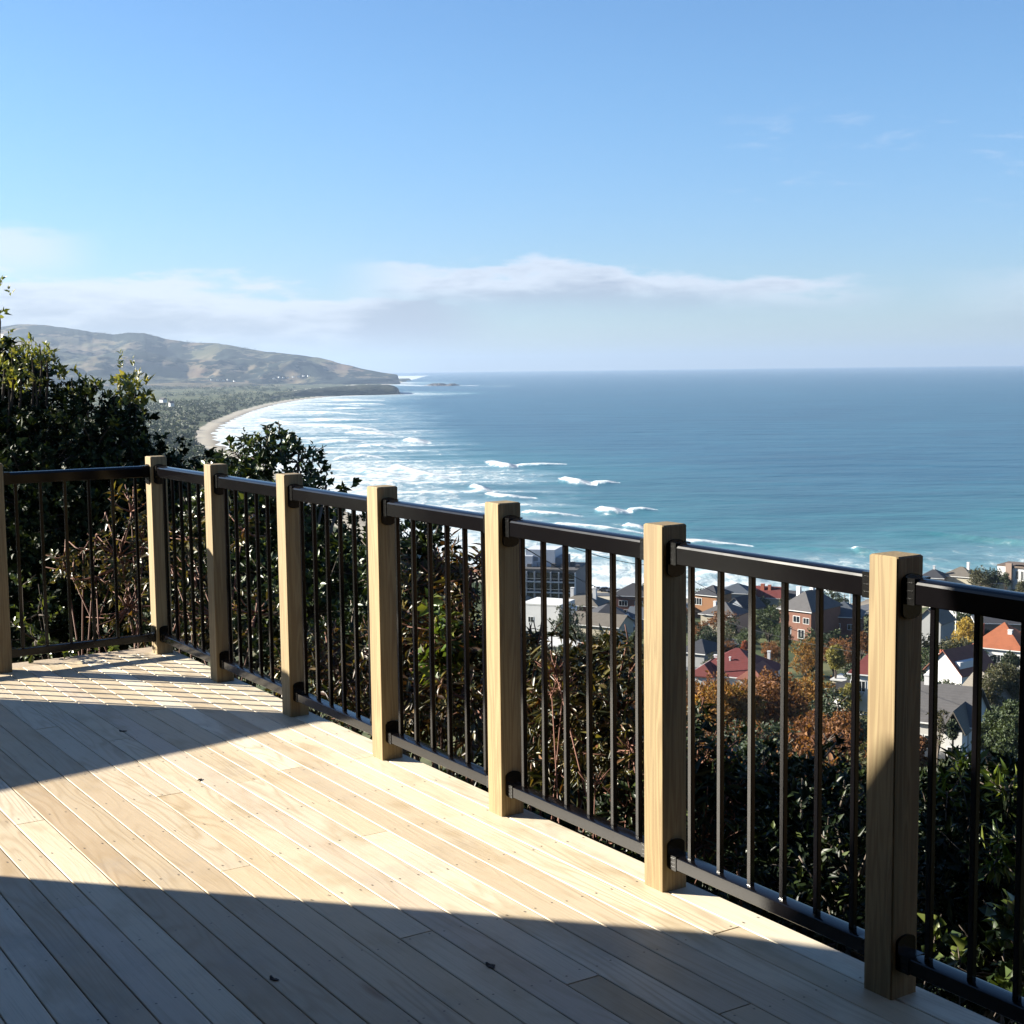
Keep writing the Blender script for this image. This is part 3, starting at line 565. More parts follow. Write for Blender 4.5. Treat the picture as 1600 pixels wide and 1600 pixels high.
# small dark scraps lying on the boards
M_SCRAP = plain('dry_leaf', (0.035, 0.022, 0.014), 0.7, 0.3, 30)
for k, (a, b, sz, rz, lb) in enumerate([(4.278, 1.189, 0.016, 0.4, 'small dark dry leaf lying alone in the lower shade of the deck'), (1.554, 0.696, 0.017, 1.3, 'dark leaf scrap in the far shadow near the railing corner'),
                                        (2.455, 0.693, 0.013, 2.2, 'dark leaf scrap lying on the sunlit boards'), (4.52, 0.692, 0.018, 0.1, 'larger dark scrap caught on the gap between two shaded boards')]):
    m_ = MB(); pts = [(sz * 0.9 * math.cos(q) * (1 + 0.25 * math.sin(3 * q + k)), sz * 0.5 * math.sin(q) * (1 + 0.3 * math.cos(2 * q + k))) for q in [i * math.pi / 5 for i in range(10)]]
    V = [(x, y, 0.002 + 0.006 * abs(x) / sz * (0.5 + 0.5 * math.sin(5 * x / sz))) for x, y in pts] + [(0, 0, 0.004)] + [(x, y, 0.0012) for x, y in pts]
    m_.add(V, [(i, (i + 1) % 10, 10) for i in range(10)] + [(11 + i, 11 + (i + 1) % 10, (i + 1) % 10, i) for i in range(10)])
    o = m_.build('fallen_leaf', M_SCRAP); o.location = wpt(a, b, 0); o.rotation_euler = (0, 0, RZ + rz); tag(o, lb, 'leaf')

# ------------------------------------------------------------------ foliage
def unit(v): return v / np.maximum(np.linalg.norm(v, axis=-1, keepdims=True), 1e-9)
def leaf_mesh(C, D, nl, L, Wd, tilt, fold=0.22, g=rng, droop=0.0):
    """rosettes of folded leaves: centres C, twig directions D, nl leaves each"""
    N = len(C) * nl; c = np.repeat(C, nl, 0); d = np.repeat(unit(D), nl, 0)
    rv = g.normal(size=(N, 3)); t1 = unit(rv - (rv * d).sum(1, keepdims=True) * d); an = g.uniform(tilt[0], tilt[1], (N, 1))
    ax = unit(d * np.cos(an) + t1 * np.sin(an) - np.array([0, 0, droop])); side = unit(np.cross(ax, d + g.normal(size=(N, 3)) * 0.35)); up = np.cross(side, ax)
    q_ = np.repeat(g.uniform(0.6, 1.3, (len(C), 1)), nl, 0); l = L * q_ * g.uniform(0.55, 1.25, (N, 1)); w = Wd * q_ * g.uniform(0.65, 1.25, (N, 1)); c = c + d * g.uniform(-0.5, 0.5, (N, 1)) * L + g.normal(size=(N, 3)) * L * 0.12
    b0 = c; m1 = c + ax * l * 0.45 + side * w * 0.5 + up * w * fold; tp = c + ax * l - up * l * 0.10; m2 = c + ax * l * 0.45 - side * w * 0.5 + up * w * fold
    V = np.stack([b0, m1, tp, m2], 1).reshape(-1, 3); i = np.arange(N)[:, None] * 4
    Fa = np.concatenate([i + np.array([[0, 1, 2]]), i + np.array([[0, 2, 3]])], 1).reshape(-1, 3); return V, Fa
def blob_points(blobs, n, g=rng, inner=0.55, up=0.0):
    bl = np.array(blobs, float); wt = (bl[:, 3] * bl[:, 4] + bl[:, 4] * bl[:, 5] + bl[:, 3] * bl[:, 5]); k = g.choice(len(bl), n, p=wt / wt.sum())
    d = unit(g.normal(size=(n, 3)) + np.array([0, 0, up])); rr = g.uniform(inner ** 3, 1, (n, 1)) ** (1 / 3)
    lump = 1 + 0.22 * np.sin(d[:, :1] * 5 + k[:, None]) * np.cos(d[:, 2:] * 6 + k[:, None] * 2.1)
    return bl[k, :3] + d * bl[k, 3:6] * rr * lump, d, k
def bush(name, base, blobs, n, nl, L, Wd, mat, bark, label, cat, group=None, tilt=(0.5, 1.25), up=0.5, inner=0.55, twig=0.12, seed=1, droop=0.0, trunk=0.05, leafname='foliage', stems=None, rad=0.006):
    """blobs in world coordinates; the thing's Empty stands at its base"""
    g = np.random.default_rng(seed); base = np.array(base, float)
    root = empty(name, tuple(base), 0, label, cat, group)
    P, d, k = blob_points(blobs, n, g, inner); D = d + np.array([0, 0, up]) + g.normal(size=d.shape) * 0.25
    V, Fa = leaf_mesh(P - base, D, nl, L, Wd, tilt, g=g, droop=droop); np_mesh(leafname, V, Fa, mat, root)
    tb = MB(); bl = np.array(blobs)
    for q in range(len(bl)):
        cpt = bl[q, :3] - base; mid = cpt * 0.5 + g.normal(size=3) * np.array([.12, .12, .05]) * np.linalg.norm(cpt); tb.tube([(0, 0, -0.3), tuple(mid * np.array([0.7, 0.7, 1])), tuple(cpt)], trunk, trunk * 0.35, 6)
    for i in range(int(n * twig)):
        c0 = bl[k[i], :3] - base; p1_ = P[i] - base; md = (c0 * 0.4 + p1_ * 0.6) + g.normal(size=3) * 0.06 * np.linalg.norm(p1_ - c0); tb.tube([tuple(c0 + (p1_ - c0) * 0.1), tuple(md), tuple(p1_ + unit(D[i]) * L)], rad * 1.7, rad * 0.6, 4)
    tb.build('branches', bark, root, smooth=True); return root

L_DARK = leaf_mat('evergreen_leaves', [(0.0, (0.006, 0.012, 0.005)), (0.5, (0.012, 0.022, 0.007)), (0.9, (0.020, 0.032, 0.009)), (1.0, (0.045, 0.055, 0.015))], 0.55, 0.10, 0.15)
L_SHADE = leaf_mat('shade_dark_leaves', [(0.0, (0.005, 0.010, 0.004)), (0.6, (0.010, 0.019, 0.006)), (0.92, (0.02, 0.032, 0.009)), (1.0, (0.06, 0.08, 0.02))], 0.42, 0.1, 0.16)  # shade put into the colour: a darker copy of the glossy leaves
L_TIP = leaf_mat('sunlit_tip_leaves', [(0.0, (0.06, 0.085, 0.02)), (0.5, (0.12, 0.14, 0.035)), (1.0, (0.20, 0.19, 0.06))], 0.45, 0.3)  # sunlight on the tips put into a paler leaf colour
L_GLOSS = leaf_mat('glossy_dark_leaves', [(0.0, (0.007, 0.014, 0.006)), (0.6, (0.014, 0.027, 0.009)), (0.93, (0.03, 0.048, 0.013)), (1.0, (0.065, 0.085, 0.02))], 0.4, 0.1, 0.22)
L_BRONZE = leaf_mat('bronze_leaves', [(0.0, (0.022, 0.012, 0.007)), (0.3, (0.050, 0.024, 0.012)), (0.5, (0.022, 0.030, 0.010)), (0.72, (0.07, 0.06, 0.022)), (0.9, (0.14, 0.12, 0.04)), (1.0, (0.14, 0.06, 0.03))], 0.42, 0.2, 0.3)
L_OLIVE = leaf_mat('olive_leaves', [(0.0, (0.010, 0.016, 0.006)), (0.35, (0.022, 0.026, 0.009)), (0.6, (0.055, 0.045, 0.016)), (0.8, (0.10, 0.075, 0.025)), (0.93, (0.15, 0.14, 0.04)), (1.0, (0.13, 0.05, 0.025))], 0.40, 0.2, 0.3)
L_LIME = leaf_mat('fresh_and_sunlit_leaves', [(0.0, (0.035, 0.062, 0.014)), (0.6, (0.075, 0.115, 0.024)), (1.0, (0.17, 0.19, 0.045))], 0.4, 0.25, 0.3)  # vine leaves, also the lit clumps of the right-hand bush
L_IVY = leaf_mat('creeper_leaves', [(0.0, (0.02, 0.035, 0.010)), (0.6, (0.05, 0.075, 0.02)), (1.0, (0.11, 0.13, 0.03))], 0.35, 0.25)
B_DARK = plain('dark_bark', (0.045, 0.032, 0.022), 0.9, 0.3, 12)
B_RED = plain('reddish_stems', (0.15, 0.065, 0.040), 0.75, 0.3, 14)
B_GREY = plain('grey_bark', (0.12, 0.095, 0.075), 0.9, 0.3, 12)

L_BROAD = leaf_mat('broad_green_leaves', [(0.0, (0.010, 0.020, 0.007)), (0.5, (0.020, 0.038, 0.011)), (0.85, (0.045, 0.068, 0.018)), (1.0, (0.085, 0.11, 0.03))], 0.38, 0.15, 0.3)
def pxb(X, Y, r, rx, ry=None, rz=None):     # blob: a crown lump standing where the photo shows it, at its own distance, radii in metres
    p = at_r(X, Y, r); ry = rx if ry is None else ry; rz = rx if rz is None else rz; return (p[0], p[1], p[2], rx, ry, rz)
def gb(X, r):                                # base on the ground under a crown
    p = at_r(X, 800, r); return (p[0], p[1], land1(p[0], p[1]))

def near_plants():
    # big dark evergreen on the left
    bl = [pxb(-60, 656, 12.6, 0.75), pxb(15, 671, 12.3, 0.58), pxb(85, 706, 12, 0.54), pxb(150, 721, 11.6, 0.50), pxb(210, 761, 11.5, 0.44), pxb(250, 801, 11.4, 0.38), pxb(60, 796, 11.8, 0.9), pxb(180, 836, 11.6, 0.75),
          pxb(-120, 736, 12.8, 1.0), pxb(120, 976, 11.6, 0.9), pxb(-20, 946, 12, 1.0), pxb(220, 916, 11.2, 0.6), pxb(198, 641, 11.9, 0.17), pxb(275, 851, 11.2, 0.42), pxb(-10, 606, 12.6, 0.30)]
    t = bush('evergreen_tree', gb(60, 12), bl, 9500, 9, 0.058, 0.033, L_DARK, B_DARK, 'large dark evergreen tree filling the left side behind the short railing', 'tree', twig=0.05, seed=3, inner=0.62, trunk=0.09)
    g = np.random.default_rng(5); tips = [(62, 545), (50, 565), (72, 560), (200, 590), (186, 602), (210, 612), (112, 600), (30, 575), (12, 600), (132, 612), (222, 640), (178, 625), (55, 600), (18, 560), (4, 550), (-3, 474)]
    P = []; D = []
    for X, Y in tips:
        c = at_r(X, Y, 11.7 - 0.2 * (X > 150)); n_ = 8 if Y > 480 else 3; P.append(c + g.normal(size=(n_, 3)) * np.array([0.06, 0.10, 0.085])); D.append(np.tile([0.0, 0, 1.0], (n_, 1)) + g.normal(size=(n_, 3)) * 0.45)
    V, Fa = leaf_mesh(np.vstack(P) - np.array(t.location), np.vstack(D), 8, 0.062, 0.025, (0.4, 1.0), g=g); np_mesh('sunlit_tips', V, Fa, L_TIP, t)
    sp = MB(); [sp.tube([tuple(at_r(X, Y + 75, 11.75) - np.array(t.location)), tuple(at_r(X + 3, Y + 30, 11.7) - np.array(t.location)), tuple(at_r(X, Y - 8, 11.7) - np.array(t.location))], 0.012, 0.004, 5) for X, Y in tips]; sp.build('shoots', B_DARK, t)
    for q, (x, y, z, rr_) in enumerate([(-8.8, 12.6, 0.9, 1.9), (-10.6, 13.6, 1.2, 2.3), (-9.6, 15.2, 0.8, 2.0)]):  # unseen evergreens added left of view to shade the big tree
        bl = [(x, y, z, rr_, rr_, rr_ * 0.95), (x + 0.8, y - 0.6, z - 1.4, rr_, rr_, rr_), (x - 0.9, y + 0.6, z - 1.3, rr_, rr_, rr_)]
        bush('evergreen_tree', (x, y, land1(x, y)), bl, 1500, 8, 0.10, 0.05, L_DARK, B_DARK, ['unseen shading evergreen left of view, nearest the deck', 'tallest unseen shading evergreen beyond the left edge', 'unseen shading evergreen behind the tallest one at the left'][q], 'tree', twig=0.02, seed=500 + q, inner=0.5, trunk=0.1)
    # round-leaved bush over the railing in the middle left
    bl = [pxb(378, 722, 10.4, 0.19), pxb(420, 712, 10.3, 0.20), pxb(466, 722, 10.2, 0.18), pxb(492, 733, 10.2, 0.085), pxb(440, 690, 10.3, 0.10), pxb(352, 745, 10.4, 0.15), pxb(400, 790, 10.3, 0.32), pxb(465, 800, 10.2, 0.28),
          pxb(340, 800, 10.4, 0.3), pxb(420, 900, 10.2, 0.5), pxb(520, 860, 10.0, 0.34), pxb(540, 760, 10, 0.05), pxb(510, 757, 10, 0.05), pxb(560, 900, 9.8, 0.36), pxb(490, 960, 9.8, 0.5)]
    bush('broadleaf_bush', gb(440, 10.3), bl, 1900, 8, 0.056, 0.031, L_BROAD, B_GREY, 'rounded broadleaf bush showing over the railing in front of the surf', 'bush', twig=0.25, seed=9, inner=0.35, tilt=(0.6, 1.3), rad=0.004, trunk=0.03)
    # dark mass under and right of it
    bl = [pxb(300, 900, 10.6, 0.55), pxb(340, 1000, 10.2, 0.6), pxb(300, 770, 11.2, 0.28), pxb(330, 740, 11.2, 0.12)]
    bush('broadleaf_bush', gb(310, 10.8), bl, 1000, 8, 0.06, 0.028, L_SHADE, B_GREY, 'low dark bush between the evergreen tree and the corner post', 'bush', seed=12, inner=0.5, trunk=0.03)
    bl = [pxb(640, 858, 8.8, 0.17), pxb(670, 850, 8.7, 0.15), pxb(690, 880, 8.6, 0.14), pxb(620, 900, 8.9, 0.28), pxb(670, 960, 8.6, 0.34), pxb(600, 830, 9, 0.10), pxb(620, 1060, 8.6, 0.4), pxb(560, 1040, 8.8, 0.4)]
    bush('broadleaf_bush', gb(645, 8.8), bl, 1200, 8, 0.055, 0.026, L_GLOSS, B_GREY, 'dark leafy bush rising behind the fourth post, sea just right of it', 'bush', seed=14, inner=0.4, twig=0.2, trunk=0.03)
    # bronze shrub behind the short railing: bare reddish stems with leaves at the ends
    bl = [pxb(205, 800, 9.15, 0.13, None, 0.16), pxb(185, 870, 9.15, 0.22), pxb(225, 850, 9.15, 0.15), pxb(150, 900, 9.15, 0.20), pxb(110, 895, 9.15, 0.13), pxb(200, 950, 9.1, 0.24), pxb(130, 860, 9.15, 0.12), pxb(100, 870, 9.15, 0.06), pxb(150, 835, 9.15, 0.06), pxb(165, 800, 9.15, 0.05)]
    bush('bronze_shrub', gb(180, 9.2), bl, 190, 6, 0.052, 0.022, L_OLIVE, B_RED, 'straggly bronze shrub with bare red stems behind the short railing', 'shrub', seed=21, inner=0.3, twig=0.5, rad=0.004, droop=0.35, trunk=0.012)
    bl = [pxb(265, 880, 8.6, 0.16), pxb(290, 840, 8.6, 0.15), pxb(280, 960, 8.4, 0.2), pxb(305, 900, 8.5, 0.14), pxb(345, 800, 8.4, 0.10), pxb(380, 830, 8.3, 0.12), pxb(330, 960, 8.3, 0.2), pxb(400, 960, 8.1, 0.2)]
    bush('bronze_shrub', gb(300, 8.7), bl, 150, 6, 0.050, 0.020, L_OLIVE, B_RED, 'brown and green shrub behind the first bays right of the corner post', 'shrub', seed=22, inner=0.3, twig=0.4, rad=0.004, droop=0.3, trunk=0.012)
    # low creepers on the bank close to the left railing
    bl = [pxb(55, 1000, 8.1, 0.13, 0.13, 0.12), pxb(100, 1010, 8.2, 0.14, 0.14, 0.08), pxb(150, 1012, 8.3, 0.12, 0.12, 0.05), pxb(60, 960, 8.3, 0.12), pxb(35, 915, 8.4, 0.07), pxb(60, 912, 8.4, 0.07)]
    bush('creeper', gb(80, 8.2), bl, 46, 5, 0.042, 0.028, L_IVY, B_DARK, 'low green creeper on the bank beneath the short railing', 'creeper', seed=23, inner=0.2, twig=0.3, rad=0.003, trunk=0.006)
    # brown-green narrow-leaved shrub band behind the middle bays
    bl = [pxb(655, 900, 6.9, 0.10), pxb(700, 905, 6.8, 0.12), pxb(738, 890, 6.7, 0.13), pxb(680, 980, 6.8, 0.19), pxb(735, 990, 6.6, 0.2), pxb(640, 1020, 7.0, 0.17), pxb(690, 1090, 6.7, 0.24), pxb(745, 1100, 6.4, 0.22), pxb(640, 1110, 6.9, 0.2)]
    bush('narrow_leaf_shrub', gb(700, 6.8), bl, 620, 7, 0.078, 0.018, L_BRONZE, B_RED, 'tall brown and green shrub behind the bay left of the middle post', 'shrub', seed=31, inner=0.3, twig=0.3, rad=0.0035, droop=0.45, trunk=0.012)
    bl = [pxb(700, 990, 6.5, 0.07), pxb(690, 1035, 6.5, 0.09), pxb(680, 950, 6.5, 0.06), pxb(720, 1010, 6.5, 0.06)]
    bush('fresh_green_vine', gb(700, 6.45), bl, 40, 5, 0.075, 0.045, L_LIME, B_RED, 'pale green vine leaves caught in the brown shrub left of the middle post', 'vine', seed=32, inner=0.1, twig=0.3, rad=0.003, droop=0.4, trunk=0.005)
    bl = [pxb(590, 1020, 7.4, 0.16), pxb(530, 1060, 7.6, 0.2), pxb(560, 1110, 7.4, 0.18), pxb(510, 1010, 7.7, 0.12), pxb(470, 1060, 7.9, 0.16)]
    bush('narrow_leaf_shrub', gb(540, 7.5), bl, 230, 6, 0.075, 0.018, L_BRONZE, B_RED, 'sparse reddish shrub low behind the third bay', 'shrub', seed=33, inner=0.3, twig=0.4, rad=0.0035, droop=0.4, trunk=0.012)
    bl = [pxb(835, 1015, 5.5, 0.07), pxb(848, 962, 5.5, 0.03), pxb(862, 990, 5.5, 0.035), pxb(905, 1012, 5.4, 0.03), pxb(880, 1045, 5.4, 0.13), pxb(840, 1060, 5.5, 0.13), pxb(935, 1060, 5.3, 0.11), pxb(955, 985, 5.3, 0.03), pxb(950, 1020, 5.3, 0.05), pxb(985, 1050, 5.2, 0.09), pxb(980, 1005, 5.2, 0.03), pxb(900, 1110, 5.3, 0.18), pxb(970, 1110, 5.2, 0.16), pxb(850, 1140, 5.4, 0.17), pxb(940, 1170, 5.2, 0.17), pxb(985, 1180, 5.1, 0.15), pxb(880, 1200, 5.3, 0.16)]
    bush('narrow_leaf_shrub', gb(910, 5.4), bl, 850, 7, 0.058, 0.0125, L_OLIVE, B_RED, 'olive and brown narrow-leaved shrub in sun behind the bay right of the middle post', 'shrub', seed=34, inner=0.3, twig=0.25, rad=0.003, droop=0.5, trunk=0.01)
    bl = [pxb(868, 1048, 5.1, 0.05), pxb(880, 1075, 5.1, 0.05), pxb(862, 1080, 5.1, 0.04), pxb(985, 1165, 4.95, 0.05), pxb(930, 1225, 4.9, 0.05)]
    bush('dry_stems', gb(880, 5.1), bl, 70, 2, 0.04, 0.008, L_BRONZE, plain('pink_dry_twigs', (0.22, 0.10, 0.07), 0.8, 0.3, 20), 'bundle of pinkish bare twigs in the sunlit olive shrub', 'twigs', seed=40, inner=0.2, twig=1.0, rad=0.0018, trunk=0.006, up=1.2)
    bl = [pxb(1090, 1130, 5.0, 0.05), pxb(1090, 1200, 4.9, 0.13), pxb(1140, 1240, 4.9, 0.14), pxb(1050, 1220, 5, 0.14), pxb(1100, 1320, 4.8, 0.2), pxb(1000, 1280, 5.0, 0.18)]
    bush('narrow_leaf_shrub', gb(1090, 4.9), bl, 420, 7, 0.06, 0.015, L_SHADE, B_RED, 'shaded shrub with scattered shiny leaves just right of the second nearest post', 'shrub', seed=35, inner=0.3, twig=0.25, rad=0.003, droop=0.4, trunk=0.01)
    # dark bushes low on the right
    bl = [pxb(1150, 1260, 6.4, 0.2), pxb(1210, 1230, 6.6, 0.2), pxb(1260, 1240, 6.4, 0.22), pxb(1320, 1270, 6.2, 0.25), pxb(1180, 1330, 6.2, 0.3), pxb(1270, 1350, 6.0, 0.3), pxb(1340, 1390, 5.8, 0.3), pxb(1230, 1440, 5.8, 0.3), pxb(1150, 1420, 5.8, 0.3), pxb(1090, 1390, 5.9, 0.3), pxb(1320, 1480, 5.5, 0.3)]
    bush('laurel_bush', gb(1230, 6.2), bl, 1700, 8, 0.055, 0.022, L_SHADE, B_GREY, 'dense dark green bush behind the wide bay left of the nearest post', 'bush', seed=36, inner=0.5, trunk=0.03)
    bl = [pxb(1470, 1215, 5.6, 0.09), pxb(1500, 1225, 5.5, 0.10), pxb(1460, 1280, 5.5, 0.15), pxb(1560, 1240, 5.6, 0.09), pxb(1590, 1225, 5.5, 0.10), pxb(1545, 1300, 5.3, 0.16), pxb(1610, 1320, 5.2, 0.18), pxb(1480, 1370, 5.2, 0.22), pxb(1560, 1400, 5.0, 0.22), pxb(1640, 1440, 4.9, 0.24), pxb(1520, 1480, 4.9, 0.24), pxb(1600, 1530, 4.7, 0.24), pxb(1680, 1340, 5.2, 0.3)]
    bush('laurel_bush', gb(1550, 5.4), bl, 1350, 8, 0.058, 0.019, L_SHADE, B_GREY, 'glossy dark bush with long leaves right of the nearest post', 'bush', seed=37, inner=0.45, trunk=0.03, twig=0.15, rad=0.003)
    bl = [pxb(1500, 1205, 5.3, 0.05), pxb(1480, 1240, 5.2, 0.05), pxb(1575, 1235, 5.2, 0.06), pxb(1560, 1340, 4.8, 0.07), pxb(1590, 1310, 4.8, 0.05)]
    bush('laurel_bush', gb(1545, 5.1), bl, 36, 7, 0.062, 0.017, L_LIME, B_GREY, 'sunlit light green shoots standing out of the dark bush at the right edge', 'bush', seed=38, inner=0.1, trunk=0.006, twig=0.5, rad=0.003)  # lit clumps of the bush, their sunlight put into paler leaves
    bl = [pxb(1580, 1535, 3.9, 0.05, 0.05, 0.03), pxb(1460, 1470, 4.3, 0.05, 0.05, 0.03), pxb(1500, 1500, 4.2, 0.04, 0.04, 0.02), pxb(1570, 1450, 4.2, 0.05)]
    bush('creeper', gb(1545, 4.1), bl, 26, 4, 0.052, 0.042, L_IVY, B_GREY, 'round-leaved creeper near the bottom right corner below the rail', 'creeper', seed=39, inner=0.1, trunk=0.004, twig=0.6, rad=0.002)
    # more bushes down the bank, seen between the nearer ones
    for k, (X, Y, r, rad_, lb) in enumerate([(1130, 1200, 11, 0.9, 'dark bush further down the bank behind the wide bay'), (1290, 1220, 12, 1.0, 'dark bush down the bank below the orange trees'), (1500, 1260, 11, 0.9, 'dark bush down the bank right of the nearest post'),
                                             (1640, 1290, 10, 0.9, 'dark bush down the bank at the right edge'), (960, 1130, 9, 0.55, 'dark bush behind the sunlit olive shrub'), (830, 1100, 9, 0.5, 'dark bush behind the left half of the olive shrub')]):
        bl = [pxb(X, Y + 60, r, rad_ * 0.6), pxb(X - 60, Y + 110, r, rad_ * 0.6), pxb(X + 60, Y + 110, r, rad_ * 0.6), pxb(X, Y + 190, r - 0.6, rad_)]
        bush('hillside_bush', gb(X, r), bl, 650, 8, 0.085, 0.036, L_SHADE, B_DARK, lb, 'bush', seed=60 + k, inner=0.5, trunk=0.03, twig=0.06)
near_plants()
#PART3

# ------------------------------------------------------------------ the town on the slope
PAINT = {}
def paint(col, rough=0.7):
    k = tuple(col) + (rough,)
    if k not in PAINT: PAINT[k] = plain('wall_paint', col, rough, 0.10, 0.6)
    return PAINT[k]
def brick(col):
    k = ('brick',) + tuple(col)
    if k not in PAINT:
        m, t, out = new_mat('brickwork'); c = t.n('ShaderNodeTexCoord'); n = t.noise(c.outputs['Object'], 1.2, 4); v = t.vmul(c.outputs['Object'], (1, 1, 1))
        w = t.n('ShaderNodeTexWave', wave_type='BANDS', bands_direction='Z'); t.put(w.inputs['Vector'], v); w.inputs['Scale'].default_value = 2.2; w.inputs['Distortion'].default_value = 0.0
        cc = t.mix(t.m('MULTIPLY', t.ss(n, 0.35, 0.7), 0.5), col, tuple(x * 0.7 for x in col)); cc = t.mix(t.m('MULTIPLY', t.ss(w.outputs[0], 0.8, 1.0), 0.2), cc, (0.4, 0.35, 0.3))
        pbr(t, out, cc, 0.85, 0.2); PAINT[k] = m
    return PAINT[k]
def roofing(col, rough=0.75):
    k = ('roof',) + tuple(col)
    if k not in PAINT:
        m, t, out = new_mat('roofing'); c = t.n('ShaderNodeTexCoord'); n = t.noise(c.outputs['Object'], 0.8, 5, 0.65); n2 = t.noise(t.vmul(c.outputs['Object'], (1, 1, 7)), 3.0, 3)
        sx_ = t.n('ShaderNodeSeparateXYZ', ins={0: c.outputs['Object']}); st = t.m('ADD', t.m('MULTIPLY', t.m('SINE', t.m('MULTIPLY', sx_.outputs[2], 26.0)), 0.5), 0.5)
        cc = t.mix(t.m('MULTIPLY', t.ss(n, 0.4, 0.7), 0.45), col, tuple(x * 0.62 for x in col)); cc = t.mix(t.m('MULTIPLY', t.ss(n2, 0.5, 0.75), 0.3), cc, tuple(min(1, x * 1.3) for x in col))
        cc = t.mix(t.m('MULTIPLY', st, 0.16), cc, tuple(x * 0.45 for x in col)); pbr(t, out, cc, rough, 0.25); PAINT[k] = m
    return PAINT[k]
def glass():
    m, t, out = new_mat('window_glass'); pbr(t, out, (0.012, 0.016, 0.02), 0.08, 0.6); return m
M_GLASS = glass(); M_WHITE = plain('white_joinery', (0.58, 0.58, 0.57), 0.5, 0.08); M_POT = plain('terracotta_pot', (0.34, 0.10, 0.055), 0.8, 0.2)

def add_window(root, x, y, z, w, h, face, bars=1):
    """window frame proud of the wall and a recessed pane; face: 'f' front (-y), 'l' left (-x), 'r' right (+x)"""
    f = MB(); e = 0.09 if w < 1.6 else 0.11; d0, d1 = -0.05, 0.06
    def bx(u0, u1, z0, z1, a=d0, b=d1, mb=f):
        if face == 'f': mb.box(u0, u1, y - b, y - a, z0, z1)
        elif face == 'l': mb.box(x - b, x - a, u0, u1, z0, z1)
        else: mb.box(x + a, x + b, u0, u1, z0, z1)
    c = x if face == 'f' else y; u0, u1 = c - w / 2, c + w / 2
    bx(u0 - e, u1 + e, z - e, z); bx(u0 - e, u1 + e, z + h, z + h + e); bx(u0 - e, u0, z, z + h); bx(u1, u1 + e, z, z + h)
    for k in range(bars): q = u0 + w * (k + 1) / (bars + 1); bx(q - 0.035, q + 0.035, z, z + h)
    o = f.build('window', M_WHITE, root); p = MB(); bx(u0, u1, z, z + h, -0.03, 0.02, p); p.build('pane', M_GLASS, o)
def roof_mesh(kind, w, d, h, ov, z0, ridge=None, axis='x'):
    """a closed roof body over a w x d plan (x across, y deep), eaves at z0"""
    b = MB(); X, Y = w / 2 + ov, d / 2 + ov; t_ = 0.16
    if kind == 'flat':
        b.box(-X, X, -Y, Y, z0, z0 + h); return b
    if kind == 'hip':
        if axis == 'x': rx, ry = (X - Y if ridge is None else ridge), 0
        else: rx, ry = 0, (Y - X if ridge is None else ridge)
        rx = max(rx, 0.05) if axis == 'x' else 0; ry = max(ry, 0.05) if axis == 'y' else 0
    else:
        rx, ry = (X, 0) if axis == 'x' else (0, Y)
    V = [(-X, -Y, z0), (X, -Y, z0), (X, Y, z0), (-X, Y, z0), (-X, -Y, z0 + t_), (X, -Y, z0 + t_), (X, Y, z0 + t_), (-X, Y, z0 + t_), (-rx, -ry, z0 + t_ + h), (rx, ry, z0 + t_ + h)]
    if axis == 'x': Fs = [(4, 5, 9, 8), (5, 6, 9), (6, 7, 8, 9), (7, 4, 8)]
    else: Fs = [(4, 5, 8), (5, 6, 9, 8), (6, 7, 9), (7, 4, 8, 9)]
    b.add(V, Fs + [(0, 3, 2, 1), (0, 1, 5, 4), (1, 2, 6, 5), (2, 3, 7, 6), (3, 0, 4, 7)]); return b
